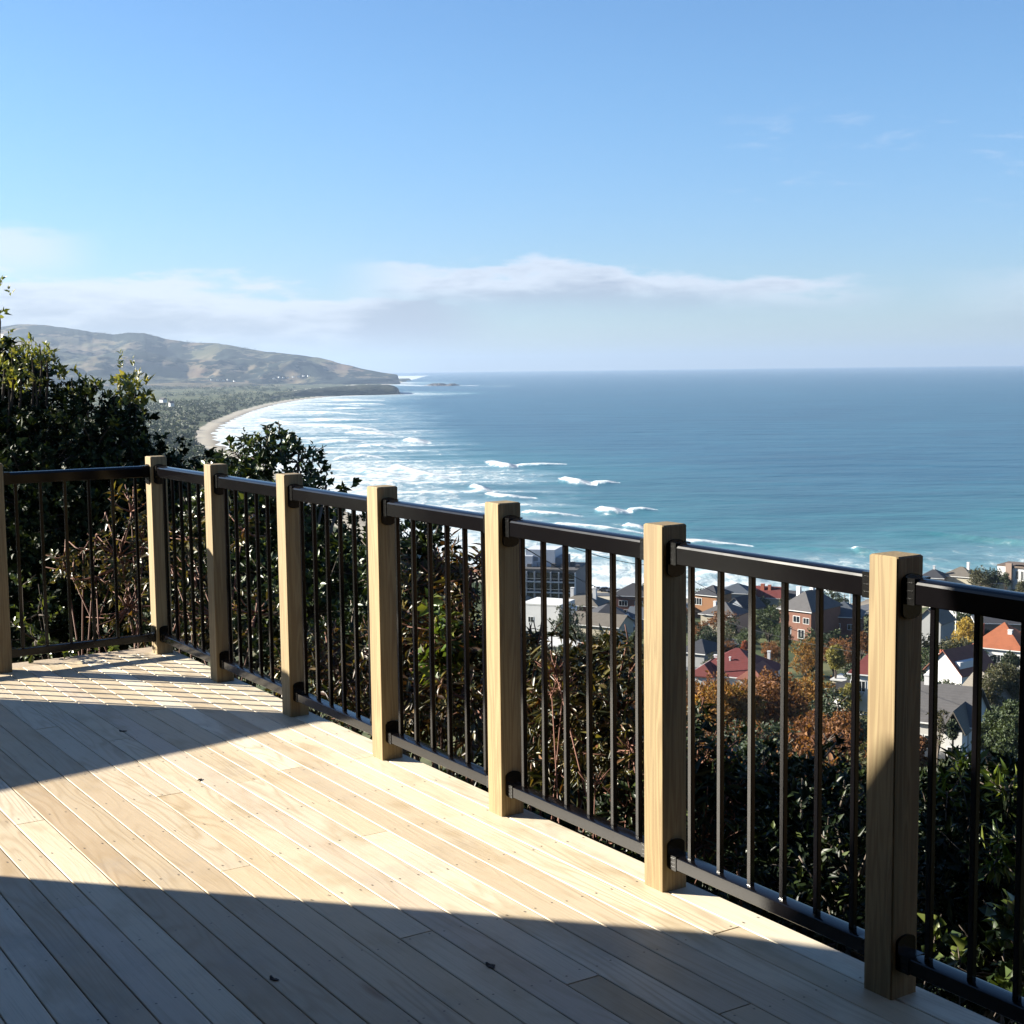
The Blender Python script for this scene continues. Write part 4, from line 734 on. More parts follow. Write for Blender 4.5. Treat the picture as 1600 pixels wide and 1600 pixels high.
def house(X, Y, wpx, d, wh, roof, rh, yaw, wall, roofm, label, cat='house', name='house', wins=(), chims=(), ov=0.45, axis='x', ridge=None, r=None, group=None, extra=None, wall2=None):
    """X, Y: photo pixel at the middle of the front wall's foot; the ground there gives the distance and so the real size"""
    P, rr = place(X, Y)
    if r: P = at_r(X, Y, r); rr = r
    k = rr / F; w = wpx * k; azr = math.atan2(P[0], P[1]); rz = -azr + R(yaw)
    cx = P[0] + math.sin(azr) * d / 2; cy_ = P[1] + math.cos(azr) * d / 2
    root = empty(name, (cx, cy_, P[2]), rz, label, cat, group)
    b = MB(); b.box(-w / 2, w / 2, -d / 2, d / 2, -4.5, wh)
    if roof == 'gable':
        g_ = rh * 0.985
        if axis == 'x':
            for s in (-1, 1): x = s * (w / 2 - 0.05); b.add([(x - 0.05, -d / 2, wh), (x + 0.05, -d / 2, wh), (x + 0.05, d / 2, wh), (x - 0.05, d / 2, wh), (x - 0.05, 0, wh + g_), (x + 0.05, 0, wh + g_)], [(0, 3, 4), (1, 5, 2), (0, 4, 5, 1), (3, 2, 5, 4)])
        else:
            for s in (-1, 1): y = s * (d / 2 - 0.05); b.add([(-w / 2, y - 0.05, wh), (-w / 2, y + 0.05, wh), (w / 2, y + 0.05, wh), (w / 2, y - 0.05, wh), (0, y - 0.05, wh + g_), (0, y + 0.05, wh + g_)], [(0, 4, 3), (1, 2, 5), (0, 1, 5, 4), (3, 4, 5, 2)])
    b.build('wall', wall, root)
    if roof == 'gable':              # two sloping slabs with barge ends
        rb = MB(); X_, Y_ = w / 2 + ov, d / 2 + ov; t_ = 0.14
        half, run = (Y_, X_) if axis == 'x' else (X_, Y_); sl = rh / ((d if axis == 'x' else w) / 2); lo = wh - sl * ov
        pr = [(-half, lo), (0, wh + rh), (half, lo), (half, lo + t_), (0, wh + rh + t_ * 1.15), (-half, lo + t_)]
        if axis == 'x': V = [(-run, p, z) for p, z in pr] + [(run, p, z) for p, z in pr]
        else: V = [(p, -run, z) for p, z in pr] + [(p, run, z) for p, z in pr]
        Fs = [(0, 1, 4, 5), (1, 2, 3, 4), (6, 11, 10, 7), (7, 10, 9, 8), (5, 4, 10, 11), (4, 3, 9, 10), (0, 6, 7, 1), (1, 7, 8, 2), (0, 5, 11, 6), (2, 8, 9, 3)]
        rb.add(V, Fs)
    else: rb = roof_mesh(roof, w, d, rh, ov, wh, ridge, axis)
    ro = rb.build('roof', roofm, root)
    if roof != 'flat':
        gt = MB(); X_, Y_ = w / 2 + ov, d / 2 + ov
        if roof == 'hip' or axis == 'x':
            zf = wh if roof == 'hip' else wh - rh / (d / 2) * ov; gt.box(-X_, X_, -Y_ - 0.11, -Y_ - 0.003, zf - 0.03, zf + 0.13)
        if roof == 'hip': gt.box(-X_ - 0.11, -X_ - 0.003, -Y_, Y_, wh - 0.03, wh + 0.13)
        if gt.n: gt.build('gutter', M_WHITE, root)
    for (fx, fz, ww, hh, face) in wins:                         # along the face (0..1), sill height, size
        if face == 'f': add_window(root, (fx - 0.5) * w, -d / 2, fz, ww, hh, 'f', 1 if ww < 2 else 2)
        elif face == 'l': add_window(root, -w / 2, (0.5 - fx) * d, fz, ww, hh, 'l', 1 if ww < 2 else 2)
        else: add_window(root, w / 2, (fx - 0.5) * d, fz, ww, hh, 'r', 1)
    for (fx, fy, zt, sz, mt) in chims:
        c = MB(); x, y = (fx - 0.5) * w, (fy - 0.5) * d; c.box(x - sz / 2, x + sz / 2, y - sz / 2, y + sz / 2, wh - 0.2, wh + zt); c.box(x - sz / 2 - 0.07, x + sz / 2 + 0.07, y - sz / 2 - 0.07, y + sz / 2 + 0.07, wh + zt, wh + zt + 0.14)
        co = c.build('chimney', mt, ro)
    if extra: extra(root, w, d, wh, ro)
    return root, rr

WHT = paint((0.50, 0.50, 0.50)); CRM = paint((0.33, 0.30, 0.23)); GRY = paint((0.22, 0.225, 0.23)); BLU = paint((0.15, 0.17, 0.20)); ORG = paint((0.20, 0.09, 0.034)); BRK = brick((0.155, 0.07, 0.048)); BRKD = brick((0.13, 0.05, 0.036)); PNK = paint((0.28, 0.16, 0.12)); TIM = paint((0.20, 0.14, 0.11))
R_RED = roofing((0.105, 0.024, 0.022)); R_ORG = roofing((0.24, 0.078, 0.036)); R_TAU = roofing((0.11, 0.098, 0.082)); R_GRY = roofing((0.078, 0.075, 0.076)); R_DRK = roofing((0.035, 0.036, 0.042)); R_BLU = roofing((0.055, 0.066, 0.082)); R_BRN = roofing((0.12, 0.09, 0.07)); R_WHT = roofing((0.45, 0.45, 0.44)); R_TER = roofing((0.17, 0.065, 0.045))

def apartments():
    P, rr = place(866, 942); azr = math.atan2(P[0], P[1]); k = rr / F
    w = 92 * k; d = 16.0; root = empty('apartment_block', (P[0] + math.sin(azr) * d / 2, P[1] + math.cos(azr) * d / 2, P[2]), -azr + R(-14), 'long dark glazed apartment block with white balconies by the beach', 'apartment block')
    b = MB(); b.box(-w / 2, w / 2, -d / 2, d / 2, -4, 9.6); b.build('wall', paint((0.07, 0.08, 0.10)), root)
    c = MB(); c.box(-w / 2 - 0.4, w / 2 + 0.4, -d / 2 - 0.5, d / 2 + 0.3, 9.6, 10.0)
    for q in range(7): x = -w / 2 + 1.6 + q * w / 7; c.box(x, x + 1.2, -d / 2 + 3 + (q % 3) * 2, -d / 2 + 4.4 + (q % 3) * 2, 10.0, 10.9 + 0.3 * (q % 2))
    c.build('roof', R_GRY, root)
    s = MB(); s.box(-w / 2 - 0.25, -w / 2, -d / 2 - 1.2, d / 2, -4, 9.8); s.build('end_wall', WHT, root)
    for f_ in range(3):
        z = 0.3 + 3.1 * f_; g = MB(); g.box(-w / 2 + 0.4, w / 2 - 0.4, -d / 2 - 0.06, -d / 2 - 0.005, z, z + 2.4); o = g.build('window', M_GLASS, root)
        bl = MB(); bl.box(-w / 2, w / 2, -d / 2 - 1.6, -d / 2 - 0.07, z - 0.30, z - 0.05); bl.box(-w / 2, w / 2, -d / 2 - 1.62, -d / 2 - 1.56, z - 0.05, z - 0.02); bl.box(-w / 2, w / 2, -d / 2 - 1.62, -d / 2 - 1.57, z + 0.80, z + 0.88)
        for q in range(8): x = -w / 2 + q * w / 7; bl.box(x - 0.05, x + 0.05, -d / 2 - 1.6, -d / 2 - 0.07, z - 0.05, z + 2.75)
        bl.build('balcony', paint((0.40, 0.42, 0.45)), root)
    hp = MB(); x0, x1 = -w * 0.46, w * 0.06; hp.box(x0, x1, -d / 2 + 5, d / 2 - 1, 10.0, 15.0); hp.box(x0 - 0.2, x0 + w * 0.14, -d / 2 + 3.6, d / 2 - 1.2, 10.0, 13.2); hp.build('penthouse', paint((0.42, 0.44, 0.48)), root)
    ps = MB(); ps.box(x1, x1 + w * 0.14, -d / 2 + 6, d / 2 - 1, 10.0, 12.6); ps.box(x0 + w * 0.10, x0 + w * 0.22, -d / 2 + 4.94, -d / 2 + 4.997, 11.6, 12.8); ps.build('stair_tower', BLU, root)
    for q in range(5):                                            # rail posts and aerials on the roof
        pass
    return root
apartments()
def curved_wing(root, w, d, wh, ro):
    m_ = MB(); pts = [(w * 0.5 + 0.003 + 2.4 * math.cos(q), -0.4 + 2.9 * math.sin(q)) for q in [(-0.5 + i / 10) * math.pi for i in range(11)]]; m_.prism(pts, -4, wh - 0.6); m_.build('round_wing', WHT, root)
    p_ = MB(); p_.box(-w / 2 - 0.02, w / 2 + 0.02, -d / 2 - 0.02, d / 2 + 0.02, wh + 0.28, wh + 0.42); p_.build('parapet_cap', M_WHITE, root)
house(857, 1003, 66, 9, 8.3, 'flat', 0.25, -24, WHT, R_WHT, 'white flat-roofed house with a rounded wing on its right', wins=[(0.62, 4.8, 1.0, 1.6, 'l'), (0.5, 1.2, 2.0, 1.2, 'l'), (0.25, 4.4, 1.2, 1.2, 'f'), (0.7, 1.0, 1.6, 1.5, 'f')], ov=0.05, extra=curved_wing)
house(912, 972, 66, 9, 4.2, 'hip', 2.6, -20, BRK, R_TAU, 'brown-roofed brick house with two white chimneys near the beach', wins=[(0.3, 1.4, 1.5, 1.3, 'f'), (0.7, 1.4, 1.5, 1.3, 'f')], chims=[(0.25, 0.4, 4.0, 0.9, WHT), (0.82, 0.4, 4.2, 0.9, WHT)])
house(940, 1012, 86, 8, 5.0, 'gable', 1.9, -26, CRM, R_TAU, 'cream house with a low taupe roof beside the white flat-roofed one', wins=[(0.45, 2.6, 2.0, 1.4, 'l'), (0.7, 3.0, 1.2, 0.8, 'f'), (0.35, 1.0, 1.6, 1.2, 'f')])
house(974, 1008, 21, 4, 4.0, 'gable', 2.3, -30, PNK, R_WHT, 'tiny pink hut with a steep pale roof', axis='y', cat='hut', name='garden_hut', ov=0.25)
house(990, 962, 56, 9, 5.2, 'hip', 2.8, -12, BRKD, R_DRK, 'dark hip-roofed brick house with a veranda by the second nearest post', wins=[(0.3, 2.6, 2.2, 1.3, 'f'), (0.75, 2.6, 2.0, 1.3, 'f'), (0.4, 0.2, 1.4, 1.3, 'f')])
house(950, 985, 52, 9, 3.4, 'hip', 2.4, 8, TIM, R_DRK, 'low house with a wide black roof behind the cream house', wins=[(0.5, 1.0, 1.4, 1.2, 'f')])
house(1010, 985, 50, 8, 3.0, 'gable', 2.0, -20, GRY, R_BLU, 'grey shed with a blue-grey roof partly hidden by the second nearest post', cat='shed')
house(1114, 966, 40, 8, 6.0, 'hip', 2.2, -30, ORG, R_DRK, 'orange timber house with a dark roof and a white bay window', wins=[(0.16, 3.4, 2.2, 1.7, 'f'), (0.5, 3.2, 1.5, 1.4, 'l')])
house(1133, 990, 58, 9, 4.4, 'hip', 2.6, -24, CRM, R_GRY, 'cream house with a grey hip roof below the orange timber house', wins=[(0.4, 2.2, 1.2, 1.0, 'l'), (0.25, 1.9, 1.0, 1.0, 'f'), (0.8, 1.7, 2.6, 1.4, 'f')], chims=[(0.2, 0.5, 2.6, 0.7, WHT)])
house(1152, 958, 50, 9, 5.6, 'hip', 2.2, -12, GRY, R_BLU, 'pale grey house with a wide slate-blue roof near the shore', wins=[(0.3, 2.8, 1.6, 1.3, 'f'), (0.7, 2.8, 1.6, 1.3, 'f')])
house(1163, 982, 40, 8, 5.0, 'gable', 2.6, -35, BLU, R_DRK, 'shaded blue-grey house beside the cream hip-roofed house', wins=[(0.5, 2.0, 1.6, 1.4, 'f')], axis='y')
house(1202, 958, 44, 8, 4.6, 'gable', 2.4, -15, CRM, R_RED, 'greenish cream house with small red dormers at the shore', wins=[(0.35, 1.4, 1.4, 1.2, 'f'), (0.7, 1.4, 1.4, 1.2, 'f')], chims=[(0.3, 0.35, 3.2, 1.0, M_POT), (0.55, 0.35, 3.0, 0.8, M_POT)])
house(1265, 1003, 58, 13, 7.2, 'hip', 4.0, -32, BRK, R_GRY, 'large two-storey red brick house with a grey roof and tall chimneys', axis='y', wins=[(0.2, 4.6, 1.7, 1.4, 'f'), (0.55, 4.5, 1.7, 1.4, 'f'), (0.85, 4.4, 1.5, 1.3, 'f'), (0.25, 1.0, 2.2, 2.0, 'f'), (0.7, 0.8, 1.6, 2.0, 'f'), (0.3, 4.6, 1.6, 1.3, 'l')], chims=[(0.15, 0.5, 4.6, 0.9, M_WHITE), (0.48, 0.6, 5.6, 0.9, WHT)], ov=0.5)
house(1318, 996, 56, 9, 4.9, 'hip', 3.0, -6, BRKD, R_BLU, 'brick house with a blue-grey hip roof in shade right of the large brick house', wins=[(0.35, 1.8, 1.8, 1.5, 'f'), (0.75, 2.0, 1.5, 1.2, 'f')], chims=[(0.05, 0.4, 3.6, 0.9, BRKD)])
house(1245, 958, 50, 9, 3.4, 'gable', 2.2, -20, WHT, R_DRK, 'low white house with a dark roof on the shore behind the large brick house', wins=[(0.5, 1.0, 1.4, 1.2, 'f')], chims=[(0.15, 0.5, 2.8, 0.7, M_POT)])
def red_wings(root, w, d, wh, ro):
    for (x, ww, dd, yy, sgn) in ((-w * 0.33, w * 0.30, 4.2, -d / 2 - 1.6, 1), (w * 0.36, w * 0.34, 3.8, -d / 2 - 1.2, 1)):
        b = MB(); b.box(x - ww / 2, x + ww / 2, yy - 0.2, -d / 2 - 0.003, -4.5, wh); b.build('wing_wall', WHT, root)
        h_ = 1.7; rb = MB(); x0, x1 = x - ww / 2 - 0.35, x + ww / 2 + 0.35; y0, y1 = yy - 0.6, 0.5
        rb.add([(x0, y0, wh + 0.02), (x1, y0, wh + 0.02), (x1, y1, wh + 0.02), (x0, y1, wh + 0.02), (x0, y0, wh + 0.2), (x1, y0, wh + 0.2), (x, y0 + ww * 0.45, wh + 0.2 + h_), (x, y1, wh + 0.2 + h_), (x1, y1, wh + 0.2), (x0, y1, wh + 0.2)],
               [(0, 3, 2, 1), (0, 1, 5, 4), (4, 5, 6), (5, 8, 7, 6), (9, 4, 6, 7), (1, 2, 8, 5), (3, 0, 4, 9), (2, 3, 9, 7, 8)]); rb.build('roof', R_TER if x > 0 else R_RED, root)
house(1152, 1092, 112, 11, 3.6, 'hip', 3.6, -16, WHT, R_RED, 'big red hip-roofed house with white roof vents among orange trees', wins=[(0.5, 1.0, 2.0, 1.4, 'f'), (0.2, 1.0, 1.4, 1.3, 'l')], chims=[(0.30, 0.22, 2.0, 0.30, M_WHITE), (0.34, 0.18, 1.7, 0.25, M_WHITE), (0.46, 0.25, 2.6, 0.22, M_WHITE), (0.18, 0.5, 2.2, 0.5, M_WHITE), (0.86, 0.9, 2.6, 0.45, WHT)], extra=red_wings, ov=0.6)
house(1362, 1118, 42, 9, 6.0, 'hip', 2.8, -14, WHT, R_RED, 'white two-storey house with a red roof peeping out left of the nearest post', wins=[(0.12, 3.5, 1.0, 1.5, 'f'), (0.4, 3.5, 1.0, 1.5, 'f'), (0.15, 0.8, 1.0, 1.5, 'f')])
house(1322, 1112, 36, 7, 2.4, 'gable', 1.5, -35, WHT, R_GRY, 'small white garage with a grey roof under the yellow-green tree', cat='garage', name='garage', axis='y')
house(1324, 1085, 34, 5, 2.2, 'flat', 0.2, -18, CRM, R_WHT, 'pale flat carport roof below the yellow-green tree', cat='carport', name='carport', ov=0.3)
house(1460, 1012, 40, 8, 5.8, 'gable', 3.0, -22, GRY, R_TAU, 'pale grey gabled house beside the nearest post', wins=[(0.6, 1.5, 1.2, 1.2, 'f')], axis='y')
house(1496, 972, 66, 9, 5.4, 'flat', 0.3, -30, WHT, R_WHT, 'white box building half hidden under the top rail at the right', wins=[(0.35, 2.2, 1.2, 1.4, 'f'), (0.7, 2.2, 1.0, 1.4, 'f'), (0.4, 2.4, 0.9, 1.0, 'l')], ov=0.05)
house(1568, 1046, 74, 10, 3.9, 'hip', 4.4, -16, WHT, R_ORG, 'house with a bright orange tiled hip roof and white windows', wins=[(0.15, 1.3, 2.4, 1.6, 'f'), (0.55, 1.5, 2.0, 1.3, 'f'), (0.85, 1.2, 1.4, 1.7, 'f'), (0.5, 1.2, 1.6, 1.5, 'l')], chims=[(0.08, 0.35, 4.0, 0.9, BRKD), (0.68, 0.3, 3.4, 0.8, WHT), (0.86, 0.75, 5.0, 0.8, WHT)])
house(1566, 1000, 80, 9, 3.8, 'hip', 2.4, 6, TIM, R_DRK, 'dark roofed house behind the orange tiled roof', wins=[(0.4, 1.2, 1.4, 1.2, 'f')])
def pots(root, w, d, wh, ro):
    c = MB(); c.box(-w * 0.34, -w * 0.10, -d * 0.30, -d * 0.30 + 0.7, wh - 0.3, wh + 2.2); c.box(-w * 0.36, -w * 0.08, -d * 0.30 - 0.06, -d * 0.30 + 0.76, wh + 2.2, wh + 2.36); co = c.build('chimney', WHT, ro)
    for q in range(4): p_ = MB(); x = -w * 0.33 + q * w * 0.07; p_.prism([(x + 0.16 * math.cos(a), -d * 0.30 + 0.35 + 0.16 * math.sin(a)) for a in [i * math.pi / 4 for i in range(8)]], wh + 2.361, wh + 3.0); o = p_.build('chimney_pot', M_POT, root)
    dm = MB(); dm.box(w * 0.06, w * 0.42, -d / 2 + 0.3, 0.6, wh, wh + 1.8); dm.build('dormer', WHT, root); add_window(root, w * 0.24, -d / 2 + 0.3, wh + 0.3, 1.3, 1.1, 'f')
house(1500, 1092, 64, 9, 4.4, 'gable', 3.4, -36, WHT, R_TER, 'white house with a red gable, big chimney of red pots and a dormer', wins=[(0.3, 1.0, 1.2, 1.4, 'f')], extra=pots, axis='y')
def bay_gable(root, w, d, wh, ro):
    b = MB(); x0, x1 = w * 0.20, w * 0.48; b.box(x0, x1, -d / 2 - 2.6, -d / 2 - 0.003, -4.5, wh - 0.4); b.build('bay_wall', WHT, root); xm = (x0 + x1) / 2; e = 0.5
    rb = MB(); rb.add([(x0 - e, -d / 2 - 3.1, wh - 0.7), (xm, -d / 2 - 3.1, wh + 1.9), (x1 + e, -d / 2 - 3.1, wh - 0.7), (x0 - e, -0.5, wh - 0.7), (xm, -0.5, wh + 1.9), (x1 + e, -0.5, wh - 0.7), (x0 - e, -d / 2 - 3.1, wh - 0.5), (xm, -d / 2 - 3.1, wh + 2.12), (x1 + e, -d / 2 - 3.1, wh - 0.5), (x0 - e, -0.5, wh - 0.5), (xm, -0.5, wh + 2.12), (x1 + e, -0.5, wh - 0.5)],
                      [(0, 1, 7, 6), (1, 2, 8, 7), (6, 7, 10, 9), (7, 8, 11, 10), (0, 3, 4, 1), (1, 4, 5, 2), (3, 9, 10, 4), (4, 10, 11, 5), (0, 6, 9, 3), (2, 5, 11, 8)]); rb.build('gable_roof', R_TAU, root)
    add_window(root, xm, -d / 2 - 2.6, 0.8, 1.3, 1.5, 'f')
house(1482, 1188, 88, 9, 4.6, 'gable', 3.4, -14, paint((0.40, 0.39, 0.37)), R_GRY, 'large grey house with a broad slate roof and a front gable, nearest of the town', wins=[(0.35, 1.2, 1.3, 1.5, 'f'), (0.12, 1.2, 1.1, 1.5, 'f')], chims=[(0.12, 0.5, 4.4, 0.8, WHT)], extra=bay_gable)
house(1541, 1128, 40, 8, 3.6, 'gable', 2.2, 20, GRY, R_TAU, 'taupe gabled roof just right of the large grey house', axis='y', wins=[(0.5, 1.0, 1.2, 1.2, 'f')])
def modern(root, w, d, wh, ro):
    t_ = MB(); t_.box(-w * 0.16, w * 0.06, -d / 2 - 0.9, -d / 2 - 0.003, -4, wh + 1.1); t_.build('brick_tower', TIM, root)
    q = MB(); q.box(w * 0.06, w / 2 + 0.2, -d / 2 - 0.5, -d / 2 + 3, wh - 0.25, wh + 0.35); q.build('flat_canopy', R_BRN, root)
    l_ = MB(); l_.box(-w / 2 - 2.6, -w / 2 - 0.003, -d / 2 + 1, d / 2, -4, 2.2); l_.build('annex', WHT, root)
house(1588, 921, 42, 9, 7.0, 'flat', 0.35, -22, WHT, R_BRN, 'modern white and brown flat-roofed house standing against the sea at the right edge', wins=[(0.72, 3.2, 0.8, 2.6, 'f'), (0.9, 3.2, 0.8, 2.6, 'f')], extra=modern, ov=0.15)
house(1502, 916, 46, 9, 3.0, 'hip', 2.6, -18, CRM, R_TAU, 'taupe roof with a tall dark and white chimney just above the rail', chims=[(0.72, 0.5, 4.2, 0.8, WHT)])
house(1459, 918, 34, 8, 3.0, 'hip', 2.4, -10, TIM, R_DRK, 'dark roof with one white chimney beside the top of the nearest post', chims=[(0.5, 0.5, 3.4, 0.7, WHT)])
house(1560, 925, 36, 8, 2.6, 'hip', 1.8, -10, CRM, R_GRY, 'low grey roof behind the dark shrubs left of the modern house')
house(1096, 1044, 44, 9, 2.8, 'hip', 1.9, -25, GRY, R_DRK, 'dark blue roof left of the big red-roofed house')
house(880, 1030, 70, 8, 2.6, 'flat', 0.25, -24, CRM, R_WHT, 'pale low terrace roof below the white flat-roofed house', cat='terrace house')
house(800, 985, 44, 10, 6.5, 'hip', 2.6, -15, WHT, R_TAU, 'white house mostly hidden behind the middle post', wins=[(0.6, 2.5, 1.4, 1.4, 'f')])

# streets between the houses (sheets just above the ground)
def road(name, pts, wd):
    Vs = []; P = [place(*p)[0] for p in pts]; Q = []
    for i in range(len(P) - 1):
        for t in np.linspace(0, 1, 14, endpoint=False): Q.append(P[i] * (1 - t) + P[i + 1] * t)
    Q.append(P[-1]); Q = np.array(Q); T = np.gradient(Q, axis=0); T[:, 2] = 0; T = unit(T); N = np.stack([-T[:, 1], T[:, 0], T[:, 2]], 1); rows = []
    for o in np.linspace(-wd / 2, wd / 2, 7): q = Q + N * o; q[:, 2] = land_z(q[:, 0], q[:, 1])[0] + 0.16; rows.append(q)
    V = np.array(rows).transpose(1, 0, 2).reshape(-1, 3); tag(np_mesh(name, V, grid_faces(len(Q), 7), M_ROAD, smooth=True), kind='structure')
M_ROAD = plain('asphalt', (0.060, 0.066, 0.078), 0.85, 0.25, 0.4)
road('street', [(1068, 1050), (1095, 1022), (1120, 1008), (1150, 1000)], 9)
road('hill_road', [(1420, 1228), (1480, 1222), (1560, 1218), (1640, 1212)], 5.5)
road('esplanade', [(900, 930), (980, 931), (1060, 944), (1200, 951), (1330, 955), (1450, 930), (1620, 912)], 8)

# parked cars along the esplanade
M_TYRE = plain('tyre_rubber', (0.02, 0.02, 0.02), 0.9)
def car_at(P, rz, col, label):
    root = empty('parked_car', tuple(P), rz, label, 'car', 'cars parked along the beach road')
    b = MB(); pr = [(-2.1, 0.35), (2.1, 0.35), (2.15, 0.75), (1.2, 0.92), (0.6, 1.42), (-1.2, 1.45), (-1.9, 0.98), (-2.15, 0.85)]
    V = [(x, -0.85, z) for x, z in pr] + [(x, 0.85, z) for x, z in pr]; n_ = len(pr); b.add(V, [tuple(range(n_)), tuple(range(n_, 2 * n_))[::-1]] + [(i, i + n_, (i + 1) % n_ + n_, (i + 1) % n_) for i in range(n_)]); b.build('body', paint(col, 0.25), root)
    g = MB(); g.add([(0.62, -0.857, 1.36), (-1.15, -0.857, 1.38), (-1.6, -0.857, 1.0), (1.1, -0.857, 0.95), (0.62, 0.857, 1.36), (-1.15, 0.857, 1.38), (-1.6, 0.857, 1.0), (1.1, 0.857, 0.95)], [(0, 1, 2, 3), (7, 6, 5, 4)]); g.build('side_glass', M_GLASS, root)
    for x in (-1.3, 1.3):
        for y in (-0.8, 0.8): w_ = MB(); w_.tube([(x, y - 0.1, 0.32), (x, y + 0.1, 0.32)], 0.32, seg=12); w_.build('wheel', M_TYRE, root)
for k, (X, Y, c, lb) in enumerate([(934, 924, (0.6, 0.6, 0.6), 'white car parked on the beach road beside the apartment block'), (946, 925, (0.08, 0.09, 0.11), 'dark car second in the row on the beach road'), (957, 926, (0.35, 0.36, 0.38), 'silver car third in the row on the beach road'),
                                   (968, 928, (0.05, 0.05, 0.06), 'black car at the right end of the row on the beach road')]):
    P, _ = place(X, Y); P[2] += 0.2; car_at(P, -math.atan2(P[0], P[1]) + 0.1 + math.pi / 2 * (k % 2 == 5), c, lb)

# ------------------------------------------------------------------ town trees
def crown_tree(X, Ytop, Ybot, wpx, mat, label, name='tree', cat='tree', n=900, lf=0.34, kind='round', group=None, seed=1, bark=B_GREY, r=None, dens=1.0, sub=0.0):
    """a tree on the ground where the photo shows its foot; crown of many leaf sprays on forked limbs"""
    P, rr = place(X, Ybot)
    if r: P = at_r(X, Ybot, r); P[2] = land1(P[0], P[1]); rr = r
    k = rr / F; hgt = max(2.0, (Ybot - Ytop) * k + (at_r(X, Ybot, rr)[2] - P[2])); w = wpx * k; g = np.random.default_rng(seed)
    root = empty(name, tuple(P), 0, label, cat, group); tb = MB()
    if kind == 'pine':                                    # tiers of level boughs
        C = []; D = []; tb.tube([(0, 0, -1), (0, 0, hgt * 0.5), (0, 0, hgt)], w * 0.03 + 0.1, 0.05, 6); z = hgt * 0.16
        while z < hgt * 0.97:
            L = w / 2 * (1 - (z / hgt)) ** 0.8 + 0.25; a0 = g.uniform(0, 6.28)
            for q in range(6):
                a = a0 + q * 1.047; dr = np.array([math.cos(a), math.sin(a), 0.12]); tb.tube([(0, 0, z), tuple(np.array([0, 0, z]) + dr * L)], 0.06, 0.02, 4)
                for s in np.linspace(0.3, 1, max(3, int(L * 3))): C.append(np.array([0, 0, z]) + dr * L * s + g.normal(size=3) * 0.08); D.append(dr + np.array([0, 0, 0.5]))
            z += hgt * 0.085
        V, Fa = leaf_mesh(np.array(C), np.array(D), 7, lf, lf * 0.35, (0.6, 1.5), g=g)
    else:
        th = hgt * (0.22 if kind == 'round' else 0.08); nb = 9 if kind != 'column' else 6; bl = []
        for q in range(nb):
            a = q * 2.4 + g.uniform(0, 1); rad = w * 0.27 * (0.35 + 0.65 * (q > 1)) * g.uniform(0.7, 1.15) * (0.4 if kind == 'column' else 1)
            zz = th + (hgt - th) * (g.uniform(0.28, 0.80) if q > 1 else 0.78 - 0.2 * q); s_ = w * g.uniform(0.17, 0.27) * (1.1 if kind == 'column' else 1); bl.append((math.cos(a) * rad, math.sin(a) * rad, zz, s_, s_, min(s_ * g.uniform(0.8, 1.1), hgt - zz + 0.1 * hgt)))
        C, d, kk = blob_points(bl, n, g, 0.5); D = d + np.array([0, 0, 0.4]) + g.normal(size=d.shape) * 0.4
        keep = C[:, 2] > th * 0.6; C = C[keep]; D = D[keep]
        V, Fa = leaf_mesh(C, D, 5, lf, lf * 0.55, (0.4, 1.5), g=g)
        tb.tube([(0, 0, -1.5), (g.normal() * 0.1, g.normal() * 0.1, th * 0.6), (0, 0, th + 0.1 * hgt)], w * 0.035 + 0.06, w * 0.02 + 0.04, 7)
        for b_ in bl: tb.tube([(0, 0, th * 0.8), (b_[0] * 0.5, b_[1] * 0.5, (th + b_[2]) * 0.5), (b_[0], b_[1], b_[2])], w * 0.016 + 0.03, 0.02, 5)
        for i in g.choice(len(C), min(len(C), 46), replace=False):
            j = int(np.argmin([np.linalg.norm(C[i] - np.array(b_[:3])) for b_ in bl])); tb.tube([tuple(bl[j][:3]), tuple(C[i] + D[i] * lf * 0.4)], 0.045, 0.018, 3)
    np_mesh('crown', V, Fa, mat, root); tb.build('trunk', bark, root, smooth=True); return root
T_ORG = leaf_mat('autumn_orange_foliage', [(0.0, (0.09, 0.045, 0.015)), (0.4, (0.17, 0.085, 0.022)), (0.75, (0.25, 0.125, 0.03)), (1.0, (0.14, 0.12, 0.035))], 0.7, 0.3, 0.2)
T_RUS = leaf_mat('rust_foliage', [(0.0, (0.075, 0.032, 0.017)), (0.5, (0.14, 0.062, 0.028)), (1.0, (0.19, 0.095, 0.04))], 0.7, 0.3, 0.2)
T_YEL = leaf_mat('yellow_foliage', [(0.0, (0.20, 0.14, 0.03)), (0.5, (0.34, 0.24, 0.05)), (1.0, (0.40, 0.30, 0.08))], 0.7, 0.3, 0.2)
T_YG = leaf_mat('yellow_green_foliage', [(0.0, (0.07, 0.075, 0.015)), (0.5, (0.15, 0.14, 0.03)), (1.0, (0.24, 0.20, 0.05))], 0.6, 0.25, 0.3)
T_GRN = leaf_mat('green_foliage', [(0.0, (0.018, 0.030, 0.012)), (0.5, (0.035, 0.055, 0.020)), (1.0, (0.065, 0.085, 0.030))], 0.6, 0.2, 0.3)
T_DRK = leaf_mat('dark_green_foliage', [(0.0, (0.012, 0.022, 0.011)), (0.5, (0.022, 0.036, 0.016)), (1.0, (0.042, 0.058, 0.024))], 0.6, 0.15, 0.3)
T_OLV = leaf_mat('olive_foliage', [(0.0, (0.030, 0.034, 0.014)), (0.5, (0.055, 0.058, 0.024)), (1.0, (0.095, 0.085, 0.038))], 0.6, 0.2, 0.3)
T_RED = leaf_mat('red_foliage', [(0.0, (0.13, 0.025, 0.02)), (0.5, (0.22, 0.055, 0.035)), (1.0, (0.26, 0.10, 0.05))], 0.7, 0.3, 0.2)
